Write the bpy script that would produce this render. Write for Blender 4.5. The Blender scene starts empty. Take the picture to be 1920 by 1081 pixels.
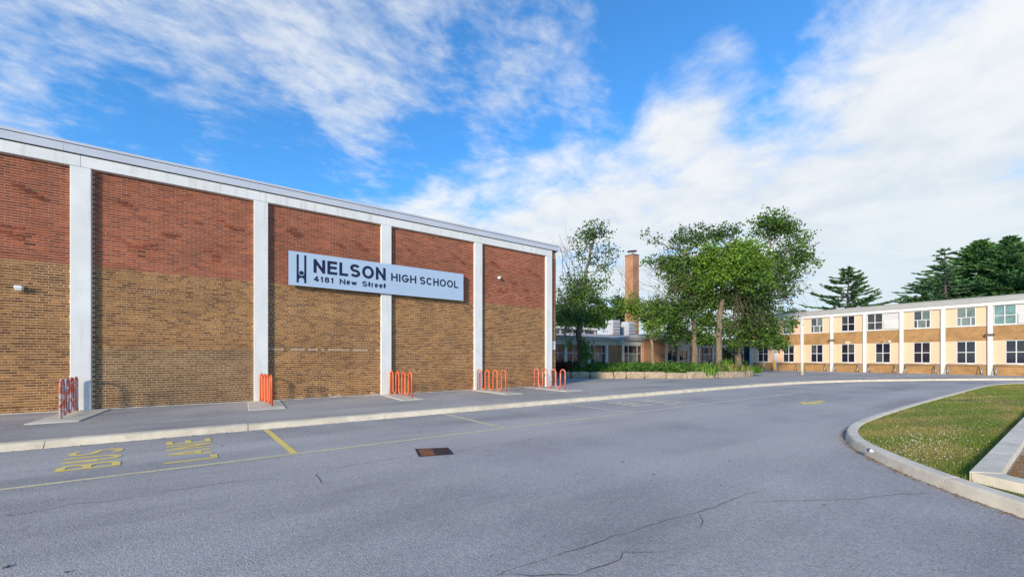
import bpy, math, random
import numpy as np
from mathutils import Vector, Matrix
random.seed(7); RNG = np.random.default_rng(7)
scene = bpy.context.scene
COL = scene.collection

# ------------------------------------------------------------------ camera
F_PX, HORIZON, CAM_Y, CAM_Z = 733.0, 671.0, -16.1, 1.6
PHI = math.atan2(733, 1070); SN, CS = math.sin(PHI), math.cos(PHI)
cam = bpy.data.cameras.new('camera'); camo = bpy.data.objects.new('camera', cam); COL.objects.link(camo)
camo.location = (0, CAM_Y, CAM_Z); camo.rotation_euler = (math.radians(90), 0, -PHI)
cam.sensor_width = 36; cam.lens = F_PX / 1920 * 36; cam.shift_y = (HORIZON - 540.5) / 1920
cam.clip_start = 0.1; cam.clip_end = 3000
scene.camera = camo
def pray(x, y):
    a = (x - 960) / F_PX; return (SN + a * CS, CS - a * SN, (HORIZON - y) / F_PX)
def pd(x, y, d):                       # pixel + distance along the view axis -> point
    r = pray(x, y); return Vector((r[0] * d, CAM_Y + r[1] * d, CAM_Z + r[2] * d))
def gz(x, y, z=0.0):                   # pixel -> point on a level at height z
    r = pray(x, y); t = (z - CAM_Z) / r[2]; return (r[0] * t, CAM_Y + r[1] * t)
def gyp(x, y, Y):                      # pixel -> (X, Z) on the wall plane Y
    r = pray(x, y); t = (Y - CAM_Y) / r[1]; return (r[0] * t, CAM_Z + r[2] * t)

# ------------------------------------------------------------------ light, sky, exposure
SUN_EL = math.radians(17)
LDIR = Vector((0.895 * math.cos(SUN_EL), 0.446 * math.cos(SUN_EL), -math.sin(SUN_EL)))
sun = bpy.data.lights.new('sun', 'SUN'); sun.energy = 2.6; sun.angle = math.radians(6.0); sun.color = (1.0, 0.84, 0.64)
suno = bpy.data.objects.new('sun', sun); COL.objects.link(suno); suno.location = (-30, -30, 40)
suno.rotation_euler = LDIR.to_track_quat('-Z', 'Y').to_euler()
vs = scene.view_settings
vs.view_transform = 'Standard'; vs.look = 'None'; vs.gamma = 1; vs.use_curve_mapping = False; vs.exposure = 1.05
world = bpy.data.worlds.new('World'); scene.world = world; world.use_nodes = True
def build_world():
    nt = world.node_tree; N = nt.nodes; L = nt.links; N.clear()
    def nd(t, **k):
        n = N.new(t)
        for a, b in k.items(): setattr(n, a, b)
        return n
    def M(op, a, b=None, c=None, clamp=False):
        n = nd('ShaderNodeMath', operation=op, use_clamp=clamp)
        for i, v in enumerate((a, b, c)):
            if v is None: continue
            if isinstance(v, (int, float)): n.inputs[i].default_value = v
            else: L.new(v, n.inputs[i])
        return n.outputs[0]
    def ramp(v, a, b, c=0.0, d=1.0):
        n = nd('ShaderNodeMapRange', interpolation_type='SMOOTHSTEP'); L.new(v, n.inputs[0])
        for i, q in zip((1, 2, 3, 4), (a, b, c, d)): n.inputs[i].default_value = q
        return n.outputs[0]
    def mix(f, a, b, mode='MIX'):
        n = nd('ShaderNodeMix', data_type='RGBA', blend_type=mode)
        for v, s in ((f, n.inputs[0]), (a, n.inputs[6]), (b, n.inputs[7])):
            if isinstance(v, (int, float)): s.default_value = v
            elif isinstance(v, tuple): s.default_value = (*v, 1)
            else: L.new(v, s)
        return n.outputs[2]
    out = nd('ShaderNodeOutputWorld'); bg = nd('ShaderNodeBackground'); bg.inputs[1].default_value = SKY_STRENGTH
    L.new(bg.outputs[0], out.inputs[0])
    sky = nd('ShaderNodeTexSky', sky_type='NISHITA', sun_disc=False)
    sky.sun_elevation = SUN_EL; sky.sun_rotation = math.atan2(-LDIR.x, -LDIR.y)
    sky.air_density = 1.0; sky.dust_density = 0.3; sky.ozone_density = 3.0; sky.altitude = 100
    tc = nd('ShaderNodeTexCoord'); sep = nd('ShaderNodeSeparateXYZ'); L.new(tc.outputs['Generated'], sep.inputs[0])
    zc = M('ADD', M('MAXIMUM', sep.outputs[2], 0.0), 0.16)
    cmb = nd('ShaderNodeCombineXYZ'); L.new(M('DIVIDE', sep.outputs[0], zc), cmb.inputs[0]); L.new(M('DIVIDE', sep.outputs[1], zc), cmb.inputs[1])
    def noise(scale, detail, rough, rot=0, sc=(1, 1, 1), loc=(0, 0, 0), dist=0.0):
        mp = nd('ShaderNodeMapping'); mp.inputs['Rotation'].default_value = (0, 0, rot); mp.inputs['Scale'].default_value = sc; mp.inputs['Location'].default_value = loc
        L.new(cmb.outputs[0], mp.inputs[0])
        n = nd('ShaderNodeTexNoise'); n.inputs['Scale'].default_value = scale; n.inputs['Detail'].default_value = detail
        n.inputs['Roughness'].default_value = rough; n.inputs['Distortion'].default_value = dist
        L.new(mp.outputs[0], n.inputs['Vector']); return n.outputs['Fac']
    def dot(v):
        dt = nd('ShaderNodeVectorMath', operation='DOT_PRODUCT'); L.new(tc.outputs['Generated'], dt.inputs[0]); dt.inputs[1].default_value = v; return dt.outputs['Value']
    def blob(px, py, inner, outer):
        return ramp(dot(Vector(pray(px, py)).normalized()), math.cos(math.radians(outer)), math.cos(math.radians(inner)))
    # a cloud bank whose edge crosses the view from lower left to upper right
    front = Vector(pray(1960, -10)).cross(Vector(pray(880, 345))).normalized()
    if front.dot(Vector(pray(1700, 400))) < 0: front = -front
    big = noise(1.5, 10, 0.58, loc=(3.1, 1.7, 0), dist=0.35); lump = noise(4.2, 9, 0.6, loc=(0.4, 2.2, 0), dist=0.3)
    fdist = ramp(dot(front), -0.14, 0.16)
    bias = 0.0
    for px, py, i, o, w in BANK_BLOBS: bias = M('MULTIPLY_ADD', blob(px, py, i, o), w, bias)
    bank_d = M('ADD', M('MULTIPLY_ADD', big, 0.95, M('MULTIPLY', lump, 0.62)), M('MULTIPLY_ADD', fdist, 0.52, bias))
    bank = ramp(bank_d, 0.91, 1.31)
    # rippled high cloud over the rest
    veilbig = noise(1.1, 6, 0.6, loc=(7.3, 4.1, 0), dist=0.8); rip = noise(9.0, 7, 0.6, rot=-1.25, sc=(0.9, 1.6, 1), dist=0.3); fine = noise(11.0, 8, 0.66, rot=0.6, sc=(1, 1.25, 1), dist=0.3)
    cb = 0.0
    for px, py, i, o, w in CIRRUS_BLOBS: cb = M('MULTIPLY_ADD', blob(px, py, i, o), w, cb)
    cir = M('ADD', M('MULTIPLY_ADD', veilbig, 1.0, cb), M('MULTIPLY_ADD', rip, 0.62, M('MULTIPLY', fine, 0.55)))
    cirr = ramp(cir, 1.07, 1.66, 0.0, 0.85)
    veil = M('MULTIPLY', ramp(sep.outputs[2], 0.36, 0.0), 0.70)
    tot = M('SUBTRACT', 1.0, M('MULTIPLY', M('SUBTRACT', 1.0, bank), M('MULTIPLY', M('SUBTRACT', 1.0, cirr), M('SUBTRACT', 1.0, veil))))
    cloud = mix(ramp(M('MULTIPLY_ADD', lump, 0.55, M('MULTIPLY', big, 0.45)), 0.36, 0.62), CLOUD_LO, CLOUD_HI)
    low = ramp(sep.outputs[2], 0.42, 0.05); cloud = mix(M('MULTIPLY', low, 0.8), cloud, HORIZON_COL)
    blue = mix(1.0, sky.outputs[0], SKY_TINT, 'MULTIPLY')
    L.new(mix(tot, blue, cloud), bg.inputs[0])
BANK_BLOBS = [(1290, 150, 2, 9, 0.40), (1500, 250, 1, 8, -0.07), (1390, 330, 1, 5, -0.05), (1300, 30, 4, 14, -0.22), (1650, 230, 4, 20, 0.12)]
CIRRUS_BLOBS = [(700, 170, 4, 24, 0.12), (430, 70, 4, 26, 0.12), (60, 110, 2, 14, 0.10), (720, 240, 1, 9, 0.16), (1290, 30, 3, 12, -0.5), (1000, 250, 1, 5, -0.10), (1050, 130, 2, 10, 0.16), (930, 220, 1, 7, 0.14), (800, 325, 1, 8, -0.22), (250, 200, 1, 7, -0.18), (520, 290, 1, 8, -0.18)]
SKY_STRENGTH = 0.13
CLOUD_LO, CLOUD_HI, HORIZON_COL, SKY_TINT = (2.65, 2.92, 3.25), (3.35, 3.46, 3.58), (2.6, 3.05, 3.4), (0.40, 0.85, 1.14)
build_world()

# ------------------------------------------------------------------ materials
MATS = {}
class NT:
    def __init__(s, m): s.nt = m.node_tree; s.N = s.nt.nodes; s.L = s.nt.links
    def nd(s, t, **k):
        n = s.N.new(t)
        for a, b in k.items(): setattr(n, a, b)
        return n
    def put(s, v, sock):
        if isinstance(v, (int, float)): sock.default_value = v
        elif isinstance(v, tuple): sock.default_value = (*v, 1) if len(v) == 3 and sock.type == 'RGBA' else v
        else: s.L.new(v, sock)
    def math(s, op, a, b=0.0, clamp=False):
        n = s.nd('ShaderNodeMath', operation=op, use_clamp=clamp); s.put(a, n.inputs[0]); s.put(b, n.inputs[1]); return n.outputs[0]
    def mix(s, f, a, b, mode='MIX'):
        n = s.nd('ShaderNodeMix', data_type='RGBA', blend_type=mode); s.put(f, n.inputs[0]); s.put(a, n.inputs[6]); s.put(b, n.inputs[7]); return n.outputs[2]
    def pos(s): return s.nd('ShaderNodeNewGeometry').outputs['Position']
    def noise(s, scale, detail=4, rough=0.55, vec=None, sc=None, out='Fac'):
        n = s.nd('ShaderNodeTexNoise'); n.inputs['Scale'].default_value = scale; n.inputs['Detail'].default_value = detail; n.inputs['Roughness'].default_value = rough
        v = vec or s.pos()
        if sc:
            mp = s.nd('ShaderNodeMapping'); mp.inputs['Scale'].default_value = sc; s.L.new(v, mp.inputs[0]); v = mp.outputs[0]
        s.L.new(v, n.inputs['Vector']); return n.outputs[out]
    def ramp(s, v, a, b, c=0.0, d=1.0):
        n = s.nd('ShaderNodeMapRange', interpolation_type='SMOOTHSTEP'); s.put(v, n.inputs[0])
        for i, q in zip((1, 2, 3, 4), (a, b, c, d)): n.inputs[i].default_value = q
        return n.outputs[0]
    def bump(s, h, strength, dist=0.01):
        n = s.nd('ShaderNodeBump'); n.inputs['Strength'].default_value = strength; n.inputs['Distance'].default_value = dist; s.L.new(h, n.inputs['Height']); return n.outputs[0]
def new_mat(name):
    m = bpy.data.materials.new(name); m.use_nodes = True; MATS[name] = m
    t = NT(m); return m, t, t.N['Principled BSDF']
def simple(name, col, rough=0.8, var=0.12, scale=3.0, spec=0.3, metal=0.0, bump=0.0, bscale=60):
    m, t, b = new_mat(name)
    n = t.noise(scale, 6, 0.6); n2 = t.noise(scale * 9, 4, 0.6)
    f = t.math('ADD', t.math('MULTIPLY', n, 0.65), t.math('MULTIPLY', n2, 0.35))
    f = t.ramp(f, 0.3, 0.7)
    t.L.new(t.mix(f, tuple(c * (1 - var) for c in col), tuple(min(1, c * (1 + var)) for c in col)), b.inputs['Base Color'])
    b.inputs['Roughness'].default_value = rough; b.inputs['Specular IOR Level'].default_value = spec; b.inputs['Metallic'].default_value = metal
    if bump: t.L.new(t.bump(t.noise(bscale, 4), bump, 0.01), b.inputs['Normal'])
    return m

def mat_asphalt(name, col, warm, speck=0.5):
    m, t, b = new_mat(name)
    big = t.ramp(t.noise(0.22, 5, 0.6), 0.32, 0.68); mid = t.ramp(t.noise(1.6, 5, 0.6), 0.3, 0.7)
    lane = t.ramp(t.noise(0.5, 4, 0.55, sc=(0.16, 0.9, 1)), 0.38, 0.66); c = t.mix(big, tuple(x * 0.58 for x in col), tuple(x * 1.12 for x in col)); c = t.mix(t.math('MULTIPLY', lane, 0.75), c, tuple(x * 1.22 for x in warm))
    c = t.mix(t.math('MULTIPLY', mid, 0.35), c, warm)
    stain = t.ramp(t.noise(0.55, 7, 0.7, sc=(0.5, 1.4, 1)), 0.60, 0.74)
    c = t.mix(t.math('MULTIPLY', stain, 0.35), c, tuple(x * 0.45 for x in col))
    v = t.nd('ShaderNodeTexVoronoi'); v.inputs['Scale'].default_value = 75; t.L.new(t.pos(), v.inputs['Vector'])
    sp = t.math('MULTIPLY', t.ramp(t.noise(95, 2, 0.6), 0.40, 0.68), 1.0)
    c = t.mix(t.math('MULTIPLY', sp, speck), c, (0.50, 0.50, 0.52))
    dk = t.ramp(t.noise(70, 2, 0.5), 0.42, 0.28)
    c = t.mix(t.math('MULTIPLY', dk, 0.6), c, (0.06, 0.06, 0.066))
    g = t.math('ADD', t.math('MULTIPLY', t.noise(38, 3, 0.7), 0.6), t.math('MULTIPLY', t.noise(15, 3, 0.7), 0.4)); c = t.mix(1.0, c, t.mix(t.ramp(g, 0.34, 0.66), (0.80, 0.80, 0.81), (1.20, 1.20, 1.19)), 'MULTIPLY')
    t.L.new(c, b.inputs['Base Color']); b.inputs['Roughness'].default_value = 0.9; b.inputs['Specular IOR Level'].default_value = 0.25
    t.L.new(t.bump(t.math('ADD', v.outputs['Distance'], t.noise(160, 2)), 0.55, 0.006), b.inputs['Normal'])
    return m
mat_asphalt('asphalt_road', (0.368, 0.340, 0.312), (0.435, 0.395, 0.345))
mat_asphalt('asphalt_walk', (0.36, 0.332, 0.30), (0.39, 0.36, 0.315), 0.35)
def mat_concrete(name, col, dirt=(0.30, 0.22, 0.13)):
    m, t, b = new_mat(name)
    f = t.ramp(t.noise(2.2, 7, 0.65), 0.3, 0.7); c = t.mix(f, tuple(x * 0.82 for x in col), tuple(x * 1.1 for x in col))
    c = t.mix(t.math('MULTIPLY', t.ramp(t.noise(5, 8, 0.7), 0.55, 0.72), 0.45), c, dirt)
    c = t.mix(t.math('MULTIPLY', t.ramp(t.noise(120, 2), 0.4, 0.7), 0.2), c, tuple(x * 0.55 for x in col))
    t.L.new(c, b.inputs['Base Color']); b.inputs['Roughness'].default_value = 0.9; b.inputs['Specular IOR Level'].default_value = 0.2
    t.L.new(t.bump(t.noise(60, 5), 0.3, 0.006), b.inputs['Normal']); return m
mat_concrete('kerb_concrete', (0.70, 0.605, 0.445)); mat_concrete('pad_concrete', (0.62, 0.575, 0.47))
mat_concrete('island_concrete', (0.72, 0.64, 0.505))
def mat_attr_brick():
    m, t, b = new_mat('brick_face')
    a = t.nd('ShaderNodeAttribute'); a.attribute_name = 'tint'
    n = t.ramp(t.noise(28, 5, 0.65), 0.3, 0.72); c = t.mix(n, (0.72, 0.70, 0.68), (1.18, 1.18, 1.16))
    c = t.mix(1.0, a.outputs['Color'], c, 'MULTIPLY')
    big = t.ramp(t.noise(0.5, 6, 0.65, sc=(1, 1, 1.6)), 0.3, 0.72); c = t.mix(1.0, c, t.mix(big, (0.78, 0.77, 0.76), (1.16, 1.15, 1.12)), 'MULTIPLY')
    st = t.ramp(t.noise(1.6, 6, 0.65, sc=(1.3, 1, 0.10)), 0.56, 0.74); c = t.mix(t.math('MULTIPLY', st, 0.24), c, (0.10, 0.065, 0.045))
    bl = t.ramp(t.noise(1.1, 7, 0.7, sc=(0.7, 1, 1.5)), 0.62, 0.76); c = t.mix(t.math('MULTIPLY', bl, 0.28), c, (0.46, 0.38, 0.31))
    t.L.new(c, b.inputs['Base Color']); b.inputs['Roughness'].default_value = 0.85; b.inputs['Specular IOR Level'].default_value = 0.2
    t.L.new(t.bump(t.noise(140, 4, 0.6), 0.35, 0.004), b.inputs['Normal'])
mat_attr_brick()
def mat_mortar():
    m, t, b = new_mat('mortar')
    sp = t.nd('ShaderNodeSeparateXYZ'); t.L.new(t.pos(), sp.inputs[0])
    c = t.mix(t.math('GREATER_THAN', sp.outputs[2], 4.225), (0.68, 0.49, 0.29), (0.60, 0.35, 0.235))
    c = t.mix(1.0, c, t.mix(t.ramp(t.noise(0.8, 7, 0.65), 0.3, 0.7), (0.74, 0.72, 0.70), (1.1, 1.08, 1.05)), 'MULTIPLY')
    t.L.new(c, b.inputs['Base Color']); b.inputs['Roughness'].default_value = 0.95
    t.L.new(t.bump(t.noise(90, 4), 0.4, 0.004), b.inputs['Normal'])
mat_mortar()
def mat_far_brick(name, ax, c1, c2, mort):
    m, t, b = new_mat(name)
    sp = t.nd('ShaderNodeSeparateXYZ'); t.L.new(t.pos(), sp.inputs[0]); cb = t.nd('ShaderNodeCombineXYZ')
    t.L.new(sp.outputs[ax], cb.inputs[0]); t.L.new(sp.outputs[2], cb.inputs[1])
    br = t.nd('ShaderNodeTexBrick'); t.L.new(cb.outputs[0], br.inputs['Vector']); br.inputs['Scale'].default_value = 1.0
    br.inputs['Brick Width'].default_value = 0.222; br.inputs['Row Height'].default_value = 0.071; br.inputs['Mortar Size'].default_value = 0.008
    br.inputs['Color1'].default_value = (*c1, 1); br.inputs['Color2'].default_value = (*c2, 1); br.inputs['Mortar'].default_value = (*mort, 1)
    c = t.mix(1.0, br.outputs[0], t.mix(t.ramp(t.noise(0.7, 7, 0.65), 0.3, 0.7), (0.76, 0.75, 0.74), (1.15, 1.13, 1.1)), 'MULTIPLY')
    t.L.new(c, b.inputs['Base Color']); b.inputs['Roughness'].default_value = 0.9
    t.L.new(t.bump(br.outputs['Fac'], -0.5, 0.008), b.inputs['Normal'])
mat_far_brick('far_brick_east', 1, (0.27, 0.135, 0.045), (0.36, 0.195, 0.07), (0.42, 0.29, 0.14))
mat_far_brick('far_brick_south', 0, (0.30, 0.14, 0.065), (0.37, 0.18, 0.085), (0.45, 0.30, 0.2))
mat_far_brick('chimney_brick_a', 0, (0.33, 0.145, 0.07), (0.40, 0.19, 0.09), (0.42, 0.26, 0.17))
mat_far_brick('chimney_brick_b', 1, (0.33, 0.145, 0.07), (0.40, 0.19, 0.09), (0.42, 0.26, 0.17))
def mat_white_paint(name, col, streak):
    m, t, b = new_mat(name)
    f = t.ramp(t.noise(1.2, 6, 0.6), 0.3, 0.7); c = t.mix(f, tuple(x * 0.93 for x in col), tuple(min(1, x * 1.04) for x in col))
    s = t.math('MAXIMUM', t.ramp(t.noise(4.0, 6, 0.7, sc=(1.6, 1.6, 0.12)), 0.50, 0.72), t.math('MULTIPLY', t.ramp(t.noise(6.5, 7, 0.75), 0.62, 0.70), 0.9)); c = t.mix(t.math('MULTIPLY', s, streak), c, (0.42, 0.38, 0.32))
    t.L.new(c, b.inputs['Base Color']); b.inputs['Roughness'].default_value = 0.6
    t.L.new(t.bump(t.noise(25, 5), 0.12, 0.006), b.inputs['Normal'])
mat_white_paint('white_concrete', (0.71, 0.72, 0.69), 0.45)
mat_white_paint('white_post', (0.60, 0.60, 0.585), 0.2)
mat_white_paint('beige_fascia', (0.50, 0.49, 0.45), 0.25)
simple('coping_metal', (0.50, 0.53, 0.58), 0.45, 0.06, 0.8); simple('fascia_grey', (0.33, 0.33, 0.325), 0.6, 0.08, 0.8)
simple('dark_gap', (0.03, 0.03, 0.035), 0.8, 0.1); simple('roof_gravel', (0.34, 0.34, 0.35), 0.95, 0.25, 1.0)
simple('sign_panel', (0.39, 0.505, 0.64), 0.5, 0.03, 0.5); simple('sign_navy', (0.012, 0.018, 0.05), 0.5, 0.1)
simple('sign_edge', (0.16, 0.18, 0.22), 0.5); simple('plate_white', (0.74, 0.74, 0.72), 0.5, 0.05); simple('panel_pale', (0.52, 0.50, 0.50), 0.6, 0.05); simple('plate_grey', (0.35, 0.35, 0.38), 0.5)
simple('peach_panel', (0.73, 0.465, 0.310), 0.75, 0.06, 0.6); simple('frame_white', (0.60, 0.595, 0.57), 0.5, 0.05)
simple('frame_grey', (0.46, 0.46, 0.45), 0.5, 0.08); simple('steel', (0.42, 0.42, 0.43), 0.4, 0.15, 4, metal=0.6)
simple('rust_iron', (0.20, 0.085, 0.04), 0.85, 0.35, 9, bump=0.5); simple('dark_iron', (0.045, 0.028, 0.030), 0.75, 0.35, 9, bump=0.5)
simple('bollard_yellow', (0.62, 0.38, 0.045), 0.6, 0.15, 6); simple('bollard_cream', (0.60, 0.52, 0.33), 0.65, 0.15, 6)
simple('lamp_white', (0.78, 0.77, 0.73), 0.35, 0.04); simple('lamp_lens', (0.70, 0.68, 0.60), 0.2, 0.04); simple('lamp_brown', (0.07, 0.035, 0.025), 0.5)
simple('unit_grey', (0.45, 0.46, 0.48), 0.6, 0.08); simple('unit_dark', (0.12, 0.125, 0.14), 0.6, 0.1); simple('unit_white', (0.62, 0.61, 0.57), 0.6, 0.06)
simple('soil', (0.085, 0.06, 0.04), 0.95, 0.3, 4, bump=0.6); simple('terrain_green', (0.06, 0.085, 0.03), 0.95, 0.3, 0.4)
simple('crack_black', (0.085, 0.082, 0.082), 0.95, 0.2, 20); simple('flower_white', (0.72, 0.72, 0.55), 0.8, 0.1)
simple('dry_leaf', (0.30, 0.17, 0.065), 0.9, 0.35, 12); simple('dark_leaf', (0.035, 0.030, 0.024), 0.9, 0.3, 12)
simple('can_blue', (0.05, 0.10, 0.28), 0.3, 0.4, 40, metal=0.3); simple('can_silver', (0.62, 0.64, 0.67), 0.3, 0.1, 30, metal=0.6); simple('blind', (0.30, 0.36, 0.33), 0.8, 0.15, 1.5)
def mat_glass(name, col, rough=0.06):
    m, t, b = new_mat(name); n = t.ramp(t.noise(1.3, 3), 0.3, 0.7)
    t.L.new(t.mix(n, tuple(x * 0.7 for x in col), tuple(x * 1.3 for x in col)), b.inputs['Base Color'])
    b.inputs['Roughness'].default_value = rough; b.inputs['Specular IOR Level'].default_value = 0.6
    t.L.new(t.bump(t.noise(0.9, 2), 0.03, 0.05), b.inputs['Normal'])
mat_glass('glass_dark', (0.016, 0.016, 0.030)); mat_glass('glass_mid', (0.055, 0.060, 0.066)); mat_glass('glass_pale', (0.135, 0.165, 0.155)); mat_glass('glass_sky_teal', (0.12, 0.20, 0.19)); mat_glass('glass_entry', (0.022, 0.020, 0.030))  # upper wing panes: sky reflection and interior tone painted into teal and pale bases
def mat_paint_line(name, col, worn):
    m, t, b = new_mat(name)
    w = t.math('MAXIMUM', t.ramp(t.noise(30, 5, 0.7), worn, worn + 0.14), t.math('MULTIPLY', t.ramp(t.noise(2.0, 5, 0.7), 0.5, 0.75), 0.55))
    c = t.mix(w, col, (0.17, 0.165, 0.16)); t.L.new(c, b.inputs['Base Color']); b.inputs['Roughness'].default_value = 0.85
    t.L.new(t.bump(t.noise(120, 3), 0.5, 0.005), b.inputs['Normal'])
mat_paint_line('paint_yellow', (0.80, 0.60, 0.15), 0.58); mat_paint_line('paint_pale', (0.66, 0.58, 0.33), 0.54); mat_paint_line('paint_faded', (0.66, 0.60, 0.44), 0.52)
def mat_tube(name, a, bcol, cc, wear):
    m, t, b = new_mat(name)
    f = t.ramp(t.noise(5, 4, 0.65), wear, wear + 0.08); c = t.mix(f, a, bcol)
    c = t.mix(t.ramp(t.noise(5, 4, 0.6, sc=(1, 1, 0.6)), 0.56, 0.62), c, cc)
    t.L.new(c, b.inputs['Base Color']); b.inputs['Roughness'].default_value = 0.45
mat_tube('rack_orange', (0.66, 0.125, 0.035), (0.60, 0.20, 0.10), (0.52, 0.10, 0.04), 0.60)
mat_tube('rack_faded', (0.60, 0.50, 0.47), (0.52, 0.11, 0.055), (0.22, 0.26, 0.38), 0.44)
mat_tube('rack_pink', (0.62, 0.13, 0.08), (0.62, 0.28, 0.24), (0.48, 0.10, 0.06), 0.52)
def mat_bark(name, col):
    m, t, b = new_mat(name)
    f = t.ramp(t.noise(7, 6, 0.7, sc=(1, 1, 0.22)), 0.3, 0.7)
    t.L.new(t.mix(f, tuple(x * 0.5 for x in col), tuple(x * 1.25 for x in col)), b.inputs['Base Color']); b.inputs['Roughness'].default_value = 0.95
    t.L.new(t.bump(f, 0.8, 0.03), b.inputs['Normal'])
mat_bark('bark_tan', (0.27, 0.205, 0.135)); mat_bark('bark_mid', (0.20, 0.155, 0.105)); mat_bark('bark_grey', (0.15, 0.125, 0.105)); mat_bark('bark_dead', (0.10, 0.082, 0.085))
def mat_leaf(name, trans=0.35):
    m, t, b = new_mat(name)
    a = t.nd('ShaderNodeAttribute'); a.attribute_name = 'tint'
    t.L.new(a.outputs['Color'], b.inputs['Base Color']); b.inputs['Roughness'].default_value = 0.6; b.inputs['Specular IOR Level'].default_value = 0.2
    tr = t.nd('ShaderNodeBsdfTranslucent'); t.L.new(t.mix(1.0, a.outputs['Color'], (1.15, 1.25, 0.6), 'MULTIPLY'), tr.inputs['Color'])
    mx = t.nd('ShaderNodeMixShader'); mx.inputs[0].default_value = trans; out = t.N['Material Output']
    t.L.new(b.outputs[0], mx.inputs[1]); t.L.new(tr.outputs[0], mx.inputs[2]); t.L.new(mx.outputs[0], out.inputs['Surface'])
mat_leaf('leaf'); mat_leaf('needle', 0.15); mat_leaf('grass_blade', 0.3)
def mat_turf():
    m, t, b = new_mat('turf')
    f = t.ramp(t.noise(1.1, 6, 0.65, sc=(0.6, 1, 1)), 0.38, 0.62); c = t.mix(f, (0.075, 0.115, 0.022), (0.20, 0.165, 0.055))
    c = t.mix(t.math('MULTIPLY', t.ramp(t.noise(40, 4, 0.7), 0.35, 0.65), 0.5), c, (0.045, 0.065, 0.016))
    t.L.new(c, b.inputs['Base Color']); b.inputs['Roughness'].default_value = 0.95
    t.L.new(t.bump(t.noise(55, 4), 0.9, 0.03), b.inputs['Normal'])
mat_turf()
def mat_stone():
    m, t, b = new_mat('limestone')
    f = t.ramp(t.noise(1.7, 7, 0.65), 0.3, 0.7); c = t.mix(f, (0.31, 0.235, 0.15), (0.48, 0.39, 0.28))
    c = t.mix(t.math('MULTIPLY', t.ramp(t.noise(6, 7, 0.7, sc=(1, 1, 2.2)), 0.5, 0.68), 0.7), c, (0.17, 0.135, 0.10))
    t.L.new(c, b.inputs['Base Color']); b.inputs['Roughness'].default_value = 0.95
    t.L.new(t.bump(t.noise(9, 7, 0.7), 0.9, 0.05), b.inputs['Normal'])
mat_stone()

# ------------------------------------------------------------------ object helpers
def tag(o, label=None, cat=None, group=None, kind=None):
    if label: o['label'] = label
    if cat: o['category'] = cat
    if group: o['group'] = group
    if kind: o['kind'] = kind
    return o
def empty(name, loc):
    o = bpy.data.objects.new(name, None); COL.objects.link(o); o.location = loc; o.empty_display_size = 0.2; return o
def link(name, me, mat, parent=None, smooth=False):
    if mat is not None and not me.materials:
        me.materials.append(MATS[mat])
    o = bpy.data.objects.new(name, me); COL.objects.link(o)
    if smooth: me.polygons.foreach_set('use_smooth', [True] * len(me.polygons))
    if parent:
        o.parent = parent                # parts are modelled in world coordinates; a part's own frame is the world frame
        o.matrix_parent_inverse = Matrix.Translation(-parent.location) if parent.parent is None else Matrix.Identity(4)
    return o
def rebase(o, loc):                      # move the origin of a one-mesh thing to its base
    o.data.transform(Matrix.Translation(-Vector(loc))); o.location = loc; return o
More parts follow.
